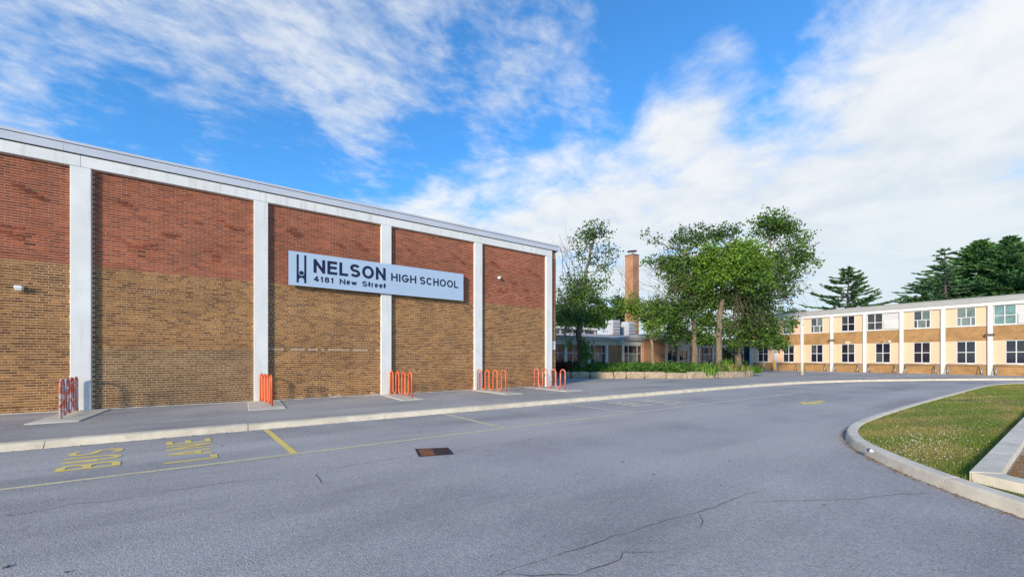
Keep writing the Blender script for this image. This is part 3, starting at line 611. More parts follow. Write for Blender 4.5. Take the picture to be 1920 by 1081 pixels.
def emblem():
    m = MB(); y = sy - 0.006
    def poly(P):
        n = len(m.v); m.v.extend((x, y, z) for x, z in P); m.f.append(tuple(range(n, n + len(P))))
    poly([(1.545, 4.31), (1.612, 4.31), (1.612, 5.315), (1.545, 5.315)]); poly([(1.788, 4.31), (1.855, 4.31), (1.855, 5.315), (1.788, 5.315)])
    poly([(1.70 + 0.072 * math.cos(a), 4.665 + 0.075 * math.sin(a)) for a in np.linspace(0, 2 * math.pi, 20)[:-1]])
    arc = [(1.70 + 0.0885 * math.cos(a), 4.40 + 0.09 * math.sin(a)) for a in np.linspace(0, math.pi, 11)]
    top = [(1.70 + 0.0885 * math.cos(a), 4.66 - 0.10 * abs(math.sin(a)) ** 0.8) for a in np.linspace(0, math.pi, 11)]
    for i in range(10): poly([arc[i], top[i], top[i + 1], arc[i + 1]])
    m.build('emblem', 'sign_navy', sg)
emblem()
# wall lamp, camera, corner plate
wl = tag(empty('wall_lamp', (-4.95, 0, 3.4)), 'small white box lamp on the tan brick beside the nearest column', 'lamp')
MB().bbox(-5.03, -4.88, -0.13, 0.0, 3.44, 3.53, 0.015).build('housing', 'lamp_white', wl); MB().bbox(-5.02, -4.89, -0.115, -0.01, 3.395, 3.44, 0.012).build('lens', 'lamp_lens', wl)
sc = tag(empty('security_camera', (10.24, 0, 5.48)), 'white dome security camera on the red brick right of the sign', 'camera')
m = MB(); m.tube([(10.24, 0.0, 5.51), (10.24, -0.06, 5.51)], [0.07, 0.06], 16); m.build('mount', 'lamp_white', sc, True)
m = MB(); m.tube([(10.24, -0.05, 5.51), (10.24, -0.08, 5.505), (10.24, -0.12, 5.49), (10.24, -0.15, 5.475), (10.24, -0.165, 5.465)], [0.055, 0.075, 0.078, 0.055, 0.02], 16); m.build('dome', 'lamp_white', sc, True)
m = MB(); m.tube([(10.255, -0.15, 5.47), (10.26, -0.172, 5.455)], [0.035, 0.025], 12); m.build('lens', 'dark_gap', sc)
ps = tag(empty('wall_plate', (13.72, 0, 2.06)), 'white notice plate with a grey ring on the far brick corner of the gymnasium', 'sign')
MB().box(13.625, 13.855, -0.016, -0.004, 2.06, 2.50).build('plate', 'plate_white', ps)
m = MB()
for i in range(16):
    a, b = i * math.pi / 8, (i + 1) * math.pi / 8; n = len(m.v)
    m.v += [(13.74 + r * math.cos(t), -0.019, 2.34 + r * math.sin(t)) for r, t in ((0.06, a), (0.085, a), (0.085, b), (0.06, b))]; m.f.append((n, n + 1, n + 2, n + 3))
n = len(m.v); m.v += [(13.69, -0.019, 2.38), (13.70, -0.019, 2.395), (13.79, -0.019, 2.30), (13.78, -0.019, 2.285)]; m.f.append((n, n + 1, n + 2, n + 3))
for zz in (2.12, 2.17): n = len(m.v); m.v += [(13.66, -0.019, zz), (13.82, -0.019, zz), (13.82, -0.019, zz + 0.02), (13.66, -0.019, zz + 0.02)]; m.f.append((n, n + 1, n + 2, n + 3))
m.build('print', 'plate_grey', ps)

# bike racks and their pads
def rack_path(y0, y1, n_up, z0, h):
    k = 2 * n_up - 1; sp = (y1 - y0) / k; r = abs(sp) / 2; sgn = 1 if sp > 0 else -1; P = [(y0, z0)]
    for j in range(n_up):
        ya = y0 + 2 * j * sp
        P.append((ya, z0 + h - r))
        for a in np.linspace(math.pi, 0, 9)[1:-1]: P.append((ya + sp / 2 + sgn * r * math.cos(a), z0 + h - r + r * math.sin(a)))
        P.append((ya + sp, z0 + h - r))
        if j < n_up - 1:
            P.append((ya + sp, z0 + 0.05 + r))
            for a in np.linspace(math.pi, 2 * math.pi, 9)[1:-1]: P.append((ya + sp + sp / 2 + sgn * r * math.cos(a), z0 + 0.06 + r + r * math.sin(a)))
            P.append((ya + 2 * sp, z0 + 0.05 + r))
        else: P.append((ya + sp, z0))
    return P
PADZ = WALK_Z + 0.02
racks = [(-3.86, 'rack_faded', 'wavy bike rack with worn white, red and blue paint, nearest the left edge', 0.10),
         (0.46, 'rack_orange', 'wavy orange bike rack left of and below the sign, second from the left edge', 0.125), (4.90, 'rack_orange', 'wavy orange bike rack at the column that passes behind the sign', 0.11),
         (8.95, 'rack_orange', 'wavy orange bike rack at the column right of the sign', 0.17), (12.10, 'rack_pink', 'wavy orange bike rack at the far corner of the gymnasium', 0.08)]
for i, (x, mt, lb, sk) in enumerate(racks):
    y0, y1 = (-0.20, -2.10) if i < 4 else (-0.45, -2.55)
    r = MB(); pts = rack_path(y0, y1, 4, PADZ, 0.93)
    r.tube([(x + sk * (p[0] - y0) * -1 + random.uniform(-.004, .004), p[0], p[1]) for p in pts], 0.031, 10)
    o = r.build('bike_rack', mt, None, True); rebase(o, (x, (y0 + y1) / 2, PADZ)); tag(o, lb, 'bike rack', 'wavy bike racks along the gymnasium')
    px0, px1, py0, py1 = [(-4.05, -3.2, -2.78, -0.10), (0.10, 1.02, -2.75, -0.09), (4.55, 5.35, -2.65, -0.09), (8.72, 9.55, -2.95, -0.09), (11.75, 12.75, -3.2, -0.03)][i]
    MB().bbox(px0, px1, py0, py1, WALK_Z - 0.02, PADZ, 0.008).build('concrete_pad', 'pad_concrete', walk)

# ------------------------------------------------------------------ two-storey wing (faces the lane from the right)
BX = 54.0
wing = tag(empty('classroom_wing', (BX, -6, WALK_Z)), 'two storey school wing with peach panels, tan brick bands and white columns', 'building')
MB().box(BX + 0.16, BX + 16, -34, 9.2, 0.0, 6.45).build('wall', 'dark_gap', wing)
WC = [-0.32 + 2.80 * k for k in range(-11, 4)]
def wbox(name, mat, y0, y1, z0, z1, d0, d1, parent=None): return MB().box(BX + d0, BX + d1, y0, y1, z0, z1).build(name, mat, parent or wing)
def cross_window(y0, y1, z0, z1, kind, glass, gl2=None):
    w = 0.055; fr = MB(); fx0, fx1 = BX + 0.02, BX + 0.13
    fr.box(fx0, fx1, y0, y1, z0, z0 + w + 0.02).box(fx0, fx1, y0, y1, z1 - w, z1).box(fx0, fx1, y0, y0 + w, z0 + w + 0.02, z1 - w).box(fx0, fx1, y1 - w, y1, z0 + w + 0.02, z1 - w)
    zm = z0 + (z1 - z0) * (0.47 if kind else 0.5); ym = (y0 + y1) / 2
    fr.box(fx0 + .01, fx1, y0 + w, y1 - w, zm - 0.03, zm + 0.03); fr.box(fx0 + .01, fx1, ym - 0.03, ym + 0.03, zm + 0.03, z1 - w)
    ycuts = [ym] if kind != 2 else [y0 + (y1 - y0) * 0.26, y0 + (y1 - y0) * 0.76]
    for yc in ycuts: fr.box(fx0 + .01, fx1, yc - 0.03, yc + 0.03, z0 + w + 0.02, zm - 0.03)
    f = fr.build('window', 'frame_white', wing)
    cells = [(y0 + w, ym - .03, zm + .03, z1 - w), (ym + .03, y1 - w, zm + .03, z1 - w)]
    cc = [y0 + w] + sum([[c - .03, c + .03] for c in ycuts], []) + [y1 - w]
    cells += [(cc[2 * i], cc[2 * i + 1], z0 + w + 0.02, zm - .03) for i in range(len(cc) // 2)]
    for i, (a, b, c, d) in enumerate(cells):
        g = glass if not gl2 or i % 3 else gl2
        if glass == 'glass_dark' and random.random() < 0.35: g = random.choice(['glass_mid', 'glass_entry', 'glass_entry'])
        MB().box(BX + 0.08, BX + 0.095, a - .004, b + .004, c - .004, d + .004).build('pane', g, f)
ZB = [WALK_Z - 0.02, 1.06, 3.16, 4.44, 6.19]
for k, (a, b) in enumerate(zip(WC, WC[1:])):
    a0, b0 = a + 0.15, b - 0.15; yc = (a + b) / 2
    if b > 9.0: b0 = min(b0, 9.1)
    wbox('brick_base', 'far_brick_east', a0, b0, ZB[0], ZB[1], 0.02, 0.16); wbox('brick_band', 'far_brick_east', a0, b0, ZB[2], ZB[3], 0.02, 0.16)
    wbox('sill', 'frame_white', a0, b0, ZB[1], ZB[1] + 0.05, -0.03, 0.16); wbox('sill', 'frame_white', a0, b0, ZB[3], ZB[3] + 0.05, -0.03, 0.16)
    j = round((-0.32 - a) / 2.8)                       # 0 = bay just left of the second visible column
    for lvl, (z0, z1) in enumerate(((ZB[1] + 0.05, ZB[2]), (ZB[3] + 0.05, ZB[4]))):
        special = lvl == 1 and j in (2, 5)
        if special:
            y1w = b0 - 0.02; y0w = y1w - 1.24
            cross_window(y0w, y1w, z0, z1, 1, 'glass_mid' if j == 2 else 'glass_sky_teal')
            wbox('panel', 'panel_pale', a0, y0w, z0, z1, 0.03, 0.16)
            bx = wbox('vent_box', 'unit_white', a0 + 0.06, y0w - 0.10, z0 + 0.06, z0 + 0.92, -0.06, 0.03)
            for q in range(4): wbox('louvre', 'unit_grey', a0 + 0.10, y0w - 0.14, z0 + 0.16 + q * 0.19, z0 + 0.22 + q * 0.19, -0.085, -0.06, bx)
        else:
            hw = 0.58; wbox('panel', 'peach_panel', a0, yc - hw, z0, z1, 0.05, 0.16); wbox('panel', 'peach_panel', yc + hw, b0, z0, z1, 0.05, 0.16)
            if lvl == 0: cross_window(yc - hw, yc + hw, z0, z1 - 0.02, 0, 'glass_dark')
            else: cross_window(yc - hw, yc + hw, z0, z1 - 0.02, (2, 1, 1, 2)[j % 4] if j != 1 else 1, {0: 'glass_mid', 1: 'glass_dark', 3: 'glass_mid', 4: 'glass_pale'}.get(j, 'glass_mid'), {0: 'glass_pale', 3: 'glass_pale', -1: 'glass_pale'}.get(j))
for y in WC: MB().bbox(BX - 0.13, BX + 0.17, y - 0.15, y + 0.15, WALK_Z - 0.02, 6.19, 0.01).build('column', 'white_post', wing)
for a, b in zip(WC, WC[1:]): wbox('beam', 'white_post', a + 0.003, b - 0.003, 6.19, 6.50, -0.14, 0.3)
MB().box(BX - 0.20, BX + 16, -34, 9.3, 6.50, 6.93).build('fascia', 'fascia_grey', wing)
MB().box(BX - 0.24, BX + 16, -34.05, 9.32, 6.93, 7.0).build('coping', 'fascia_grey', wing)
for (yy, zz, lb) in ((-0.32, 3.56, 'brown wall lamp on the white column of the wing near the trees'), (-11.5, 3.62, 'brown wall lamp on the white column of the wing at far right')):
    o = empty('column_lamp', (BX - 0.13, yy, zz)); tag(o, lb, 'lamp', 'brown lamps on the wing columns')
    MB().bbox(BX - 0.32, BX - 0.13, yy - 0.28, yy + 0.26, zz - 0.06, zz + 0.10, 0.02).build('housing', 'lamp_brown', o); MB().box(BX - 0.30, BX - 0.16, yy - 0.22, yy + 0.2, zz - 0.085, zz - 0.06).build('lens', 'lamp_lens', o)
o = empty('room_plate', (BX + 0.02, -1.72, 3.2)); tag(o, 'small cream plate on the brick band above a ground floor window', 'sign')
MB().box(BX - 0.01, BX + 0.02, -1.90, -1.50, 3.20, 3.42).build('plate', 'bollard_cream', o); MB().box(BX - 0.014, BX - 0.01, -1.85, -1.55, 3.29, 3.33).build('print', 'plate_grey', o)
o = empty('globe_lamp', (BX + 0.02, -5.03, 3.28)); tag(o, 'small round white lamp on the brick band of the wing', 'lamp')
m = MB(); m.tube([(BX + 0.02, -5.03, 3.30), (BX - 0.05, -5.03, 3.30), (BX - 0.12, -5.03, 3.28), (BX - 0.17, -5.03, 3.25)], [0.06, 0.11, 0.10, 0.03], 12); m.build('globe', 'lamp_white', o, True)
m = MB(); m.tube([(BX + 0.02, -4.45, 3.24), (BX - 0.08, -4.45, 3.22)], [0.06, 0.05], 10); m.build('sensor', 'lamp_brown', o, True)
# grey racks at the foot of the wing
ordn = ['first', 'second', 'third', 'fourth', 'fifth', 'sixth', 'seventh', 'eighth']
for i, yc in enumerate([3.9, 1.1, -1.72, -4.6, -7.35, -10.1, -12.9]):
    o = empty('steel_rack', (BX - 0.45, yc, WALK_Z)); tag(o, 'low grey steel bike rack against the wing, ' + ordn[i] + ' from the trees', 'bike rack', 'steel racks along the wing')
    x = BX - 0.5; h = 0.95; y0, y1 = yc - 1.0, yc + 1.0
    MB().tube([(x, y0, WALK_Z + h), (x, y1, WALK_Z + h)], 0.028, 8).build('rail', 'steel', o, True)
    for y in (y0, y1):
        MB().tube([(x - 0.28, y, WALK_Z), (x - 0.26, y, WALK_Z + 0.3), (x, y, WALK_Z + h), (x + 0.24, y, WALK_Z + 0.3), (x + 0.26, y, WALK_Z)], 0.028, 8).build('leg', 'steel', o, True)
        MB().tube([(x - 0.26, y, WALK_Z + 0.28), (x + 0.24, y, WALK_Z + 0.28)], 0.022, 8).build('brace', 'steel', o, True)
def bollard(px, py, mat, lb, h, r):
    x, y = gz(px, py, WALK_Z)
    if x > BX - 0.6: y = y + (BX - 0.8 - x) * 0; x = min(x, BX - 0.8)
    o = empty('bollard', (x, y, WALK_Z)); tag(o, lb, 'bollard')
    m = MB(); m.tube([(x, y, WALK_Z), (x, y, WALK_Z + h - r * .6), (x, y, WALK_Z + h - r * .2), (x, y, WALK_Z + h)], [r, r, r * 0.8, r * 0.3], 14); m.build('post', mat, o, True)
    MB().tube([(x, y, WALK_Z - 0.01), (x, y, WALK_Z + 0.02)], r * 1.5, 14).build('footing', 'pad_concrete', o)
bollard(1432, 694, 'bollard_cream', 'cream bollard right beside the end of the stone planter', 1.15, 0.13); bollard(1451, 694.7, 'bollard_yellow', 'bright yellow bollard in front of the wing', 1.2, 0.13)
bollard(1504, 702, 'bollard_cream', 'pale cream bollard standing forward of the wing column nearest the trees', 1.1, 0.11)

# ------------------------------------------------------------------ low entrance building behind the planter
LY = 9.0
low = tag(empty('entrance_building', (34, LY + 2, WALK_Z)), 'low flat roofed brick and glass entrance building behind the planter', 'building')
MB().box(14.2, BX - 0.1, LY + 0.9, 40, 0.0, 3.3).build('wall', 'dark_gap', low)
def lbox(name, mat, x0, x1, y0, y1, z0, z1, parent=None): return MB().box(x0, x1, y0, y1, z0, z1).build(name, mat, parent or low)
def glazed(x0, x1, y, z0, z1, fr, xm, zt, door=None):
    w = 0.06; m = MB(); m.box(x0, x1, y, y + .1, z0, z0 + .08).box(x0, x1, y, y + .1, z1 - w, z1).box(x0, x0 + w, y, y + .1, z0 + .08, z1 - w).box(x1 - w, x1, y, y + .1, z0 + .08, z1 - w)
    m.box(x0 + w, x1 - w, y + .005, y + .1, zt - .03, zt + .03); xs = [x0 + (x1 - x0) * q for q in xm]
    for x in xs: m.box(x - .03, x + .03, y + .008, y + .1, z0 + .08, zt - .03).box(x - .03, x + .03, y + .008, y + .1, zt + .03, z1 - w)
    f = m.build('window', fr, low); X = [x0 + w] + xs + [x1 - w]
    for i, (a, b) in enumerate(zip(X, X[1:])):
        for c, d in ((z0 + .08, zt), (zt, z1 - w)):
            g = 'glass_entry'
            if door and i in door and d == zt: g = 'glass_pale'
            MB().box(a, b, y + .05, y + .065, c, d).build('pane', g, f)
    lbox('inner_wall', 'dark_gap', x0 + .02, x1 - .02, y + .25, y + .3, z0, z1)
def seg(x0, x1, y, ztop, zbeam, zwin, beam='beige_fascia', fas='fascia_grey'):
    lbox('beam', beam, x0, x1, y - 0.05, y + 1.0, zwin, zbeam); lbox('fascia', fas, x0 - 0.03, x1 + 0.03, y - 0.22, y + 1.0, zbeam, ztop - 0.06); lbox('coping', 'coping_metal', x0 - 0.05, x1 + 0.05, y - 0.25, y + 1.0, ztop - 0.06, ztop)
seg(14.3, 28.0, LY, 3.55, 3.2, 2.83)
piers = [14.4, 16.9, 19.85, 22.75, 25.6, 27.9]
for p in piers: lbox('pier', 'white_post', p - 0.13, p + 0.13, LY - 0.08, LY + 0.2, 0.1, 2.83)
for a, b in zip(piers, piers[1:]):
    lbox('apron', 'frame_grey', a + .13, b - .13, LY + .02, LY + .3, 0.1, 0.50); glazed(a + .13, b - .13, LY, 0.50, 2.83, 'frame_grey', (0.27, 0.72), 2.05, door=(1,) if a > 24 else None)
lbox('brick_panel', 'far_brick_south', 28.03, 29.55, LY - .03, LY + .3, 0.1, 2.83)
seg(28.03, 29.55, LY + 0.15, 3.5, 3.2, 2.83)
seg(29.6, 32.5, LY - .4, 3.62, 3.3, 2.83)
lbox('pier', 'white_post', 29.6, 29.85, LY - .45, LY - .1, 0.1, 2.83); lbox('apron', 'frame_grey', 29.85, 32.5, LY - .38, LY - .1, 0.1, 0.5); glazed(29.85, 32.5, LY - .4, 0.5, 2.83, 'frame_grey', (0.25, 0.75), 2.05, door=(1,)); 
lbox('side_wall', 'far_brick_east', 29.56, 29.62, LY - .38, LY + .3, 0.1, 2.83)
lbox('brick_panel', 'far_brick_south', 32.55, 36.0, LY - .6, LY + .3, 0.1, 3.5); lbox('fascia', 'beige_fascia', 32.5, 36.05, LY - .72, LY + 1, 3.5, 3.98)
lbox('pier', 'white_post', 36.06, 36.4, LY - .68, LY, 0.1, 3.6); glazed(36.4, 38.2, LY - .6, 0.3, 3.6, 'frame_grey', (0.5,), 2.4); lbox('pier', 'frame_grey', 38.2, 38.5, LY - .68, LY, 0.1, 3.6)
glazed(38.5, 40.2, LY - .6, 0.2, 2.5, 'frame_white', (0.5,), 1.35); lbox('apron', 'frame_grey', 38.5, 40.2, LY - .6, LY - .4, 2.5, 3.6); lbox('fascia', 'fascia_grey', 36.05, 41, LY - .8, LY + 1, 3.6, 4.3); lbox('coping', 'coping_metal', 36.0, 41.05, LY - .85, LY + 1, 4.3, 4.37)
seg(41.1, 53.9, LY, 3.75, 3.4, 2.95)
pp = [41.2, 43.4, 46.4, 49.3, 52.0, 53.75]
for p in pp: lbox('pier', 'white_post', p - .12, p + .12, LY - .08, LY + .2, 0.1, 2.95)
for i, (a, b) in enumerate(zip(pp, pp[1:])):
    lbox('apron', 'frame_grey', a + .12, b - .12, LY + .02, LY + .3, 0.1, 0.4); glazed(a + .12, b - .12, LY, 0.4, 2.95, 'frame_grey', (0.33, 0.66), 2.1, door=(1,) if i in (1, 2) else None)
lbox('roof', 'roof_gravel', 14.3, 53.8, LY + 0.95, 39.9, 3.3, 3.46)
# raised roof, monitor, chimney
m = MB(); m.v = [(27, 12, 3.46), (46, 12, 3.46), (46, 24, 3.46), (27, 24, 3.46), (29.5, 15.5, 4.35), (46, 15.5, 4.35), (46, 22, 4.35), (29.5, 22, 4.35)]
m.f = [(0, 1, 5, 4), (1, 2, 6, 5), (2, 3, 7, 6), (3, 0, 4, 7), (4, 5, 6, 7)]; m.build('raised_roof', 'roof_gravel', low)
mon = lbox('roof_monitor', 'unit_white', 29.0, 37.2, 19.2, 24.5, 3.46, 5.15); lbox('roof_edge', 'unit_white', 28.8, 37.4, 19.0, 24.7, 5.15, 5.4, mon)
for i in range(4): lbox('pane', 'glass_mid', 29.4 + i * 1.95, 31.0 + i * 1.95, 19.17, 19.2, 4.45, 5.05, mon)
CHX, CHY = gyp(1187, 476, 22.0)[0], 22.0
x1 = gyp(1198, 478, 22.0)[0]
_r = pray(1172, 478); chd = CAM_Y + CHX / _r[0] * _r[1] - CHY
ch = MB().box(CHX + .002, x1, CHY, CHY + chd, 3.4, 17.15).build('chimney', 'chimney_brick_a', low)
MB().box(CHX - .015, CHX + .001, CHY, CHY + chd, 3.4, 17.15).build('chimney_side', 'chimney_brick_b', ch)
MB().box(CHX - .06, x1 + .05, CHY - .05, CHY + chd + .05, 17.15, 17.28).build('chimney_cap', 'unit_dark', ch)
cxm, cym = (CHX + x1) / 2, CHY + chd / 2
m = MB()
for a in range(4): m.tube([(cxm + .3 * math.cos(a * 1.57), cym + .3 * math.sin(a * 1.57), 17.28), (cxm + .3 * math.cos(a * 1.57), cym + .3 * math.sin(a * 1.57), 17.85)], .05, 6)
m.build('flue_legs', 'unit_white', ch); MB().tube([(cxm, cym, 17.85), (cxm, cym, 17.95), (cxm, cym, 18.05)], [.75, .7, .2], 16).build('flue_hood', 'unit_grey', ch)
def roof_unit(x0, x1, y0, y1, z0, z1, mat, lb):
    o = empty('rooftop_unit', ((x0 + x1) / 2, (y0 + y1) / 2, z0)); tag(o, lb, 'rooftop unit', 'units on the low roof')
    MB().bbox(x0, x1, y0, y1, z0 + 0.12, z1, 0.03).build('casing', mat, o); MB().box(x0 - .05, x1 + .05, y0 - .05, y1 + .05, z0, z0 + 0.12).build('curb', 'unit_dark', o)
    for q in range(4): MB().box(x0 + .08, x1 - .08, y0 - .025, y0 - .001, z0 + .3 + q * (z1 - z0 - .4) / 4, z0 + .36 + q * (z1 - z0 - .4) / 4).build('slat', 'unit_dark' if mat != 'unit_dark' else 'unit_grey', o)
ZR = 4.35
for (pa, pb, pt, Yu, mat, lb) in ((1149, 1163, 599, 16.2, 'unit_grey', 'pale grey ventilation unit on the low roof, left of the chimney'), (1163, 1178, 607, 17.6, 'unit_dark', 'dark low ventilation unit on the low roof in front of the chimney'), (1179, 1192, 602, 16.4, 'unit_grey', 'grey upright ventilation unit on the low roof at the foot of the chimney'), (1250, 1268, 606, 17.0, 'unit_white', 'white roof box on the low roof behind the trees')):
    xa, xb = gyp(pa, 620, Yu)[0], gyp(pb, 620, Yu)[0]; roof_unit(xa, xb, Yu, Yu + 1.2, ZR, gyp(pa, pt, Yu)[1], mat, lb)

# ------------------------------------------------------------------ planter: stones, soil, shrubs
edge = [(15.2, 7.6), (17.6, 6.9), (19.3, 6.0), (20.9, 4.7), (22.5, 3.2), (24.3, 1.8), (26.5, 0.35), (29.0, -0.65), (31.6, -1.15), (33.6, -1.1), (35.2, -0.6), (36.4, 0.5), (36.9, 2.0)]
edge = smooth_line(edge, 2)
soil_poly = offset_line(edge, 0.25) + [(36.6, 8.0), (15.2, 8.75)]
tag(MB().prism(soil_poly, 0.0, 0.40).build('planter_soil', 'soil'), kind='structure')
sw = tag(empty('stone_planter', (27, 0, WALK_Z)), 'low curved wall of rough tan limestone blocks edging the planting bed', 'wall')
def stones():
    L = resample(edge, 0.05); d = [0]
    for a, b in zip(L, L[1:]): d.append(d[-1] + math.hypot(b[0] - a[0], b[1] - a[1]))
    L = np.array(L); d = np.array(d); s = 0.0
    P = lambda x: Vector((np.interp(x, d, L[:, 0]), np.interp(x, d, L[:, 1])))
    while s < d[-1] - 0.4:
        w = min(random.uniform(0.75, 1.75), d[-1] - s); h = random.uniform(0.40, 0.50); g = 0.015
        a, b = P(s + g), P(s + w - g); t = (b - a).normalized(); n = Vector((-t.y, t.x)); Ls = (b - a).length
        nx, ny, nz = 7, 3, 4; m = MB(); idx = {}
        dep = random.uniform(0.36, 0.46)
        tl, tr_ = random.uniform(-.05, .05), random.uniform(-.05, .05)
        for i in range(nx + 1):
            for j in range(ny + 1):
                for k in range(nz + 1):
                    if 0 < i < nx and 0 < j < ny and 0 < k < nz: continue
                    u, v, q = i / nx, j / ny, k / nz
                    ex = (i in (0, nx)) + (j in (0, ny)) + (k in (0, nz))
                    rr = 0.028 * (ex - 1)
                    x = u * Ls + (tl if i == 0 else tr_ if i == nx else 0) * (q - .5); x += (rr if i == 0 else -rr if i == nx else 0)
                    y = v * dep + (rr if j == 0 else -rr if j == ny else 0); zz = q * h - (rr if k == nz else 0)
                    x += random.gauss(0, .006); y += random.gauss(0, .014); zz += random.gauss(0, .010) if k else -0.03
                    p = a + t * x + n * (y - 0.03); idx[i, j, k] = len(m.v); m.v.append((p.x, p.y, WALK_Z + zz))
        def q4(*K): m.f.append(tuple(idx[k] for k in K))
        for i in range(nx):
            for k in range(nz):
                q4((i, 0, k), (i + 1, 0, k), (i + 1, 0, k + 1), (i, 0, k + 1)); q4((i, ny, k + 1), (i + 1, ny, k + 1), (i + 1, ny, k), (i, ny, k))
            for j in range(ny):
                q4((i, j, nz), (i + 1, j, nz), (i + 1, j + 1, nz), (i, j + 1, nz)); q4((i, j + 1, 0), (i + 1, j + 1, 0), (i + 1, j, 0), (i, j, 0))
        for j in range(ny):
            for k in range(nz):
                q4((0, j, k + 1), (0, j + 1, k + 1), (0, j + 1, k), (0, j, k)); q4((nx, j, k), (nx, j + 1, k), (nx, j + 1, k + 1), (nx, j, k + 1))
        m.build('stone', 'limestone', sw); s += w
stones()

LEAF_GAIN = 1.45
def tint_mix(n, pal, jit=0.26):
    pal = np.array(pal) * LEAF_GAIN; c = pal[RNG.integers(0, len(pal), n)]; return c * (1 + RNG.normal(0, jit, (n, 1))).clip(0.5, 1.6)
def unit(n):
    v = RNG.normal(size=(n, 3)); return v / np.linalg.norm(v, axis=1, keepdims=True)
def leaf_cards(name, C, size, pal, mat, parent, aspect=0.6, dirs=None, tint=None):
    n = len(C); u = unit(n) if dirs is None else dirs / np.linalg.norm(dirs, axis=1, keepdims=True)
    w = np.cross(u, unit(n)); w /= np.maximum(np.linalg.norm(w, axis=1, keepdims=True), 1e-6)
    s = size * RNG.uniform(0.65, 1.35, (n, 1)); nrm = np.cross(u, w)
    V = np.stack([C - u * s * .5, C + w * s * aspect * .5 + nrm * s * .08, C + u * s * .5, C - w * s * aspect * .5 + nrm * s * .08], 1)
    tn = tint_mix(n, pal) if tint is None else tint
    return np_mesh(name, V.reshape(-1, 3), np.arange(4 * n).reshape(-1, 4), mat, parent, np.repeat(tn, 4, axis=0))
def curve(a, b, bend, n=7, jit=0.0):
    a, b = Vector(a), Vector(b); out = []
    for i in range(n + 1):
        t = i / n; p = a.lerp(b, t) + Vector(bend) * (4 * t * (1 - t)) ; out.append(p + Vector((random.gauss(0, jit), random.gauss(0, jit), random.gauss(0, jit))) * (0 < i < n))
    return out
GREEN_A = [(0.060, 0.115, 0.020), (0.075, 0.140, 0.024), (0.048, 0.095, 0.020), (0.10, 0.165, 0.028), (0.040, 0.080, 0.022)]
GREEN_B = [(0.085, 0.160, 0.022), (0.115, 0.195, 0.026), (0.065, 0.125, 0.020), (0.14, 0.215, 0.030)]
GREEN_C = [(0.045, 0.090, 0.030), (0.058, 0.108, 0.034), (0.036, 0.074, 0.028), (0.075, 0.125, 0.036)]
GREEN_D = [(0.032, 0.064, 0.022), (0.042, 0.080, 0.026), (0.055, 0.098, 0.028)]
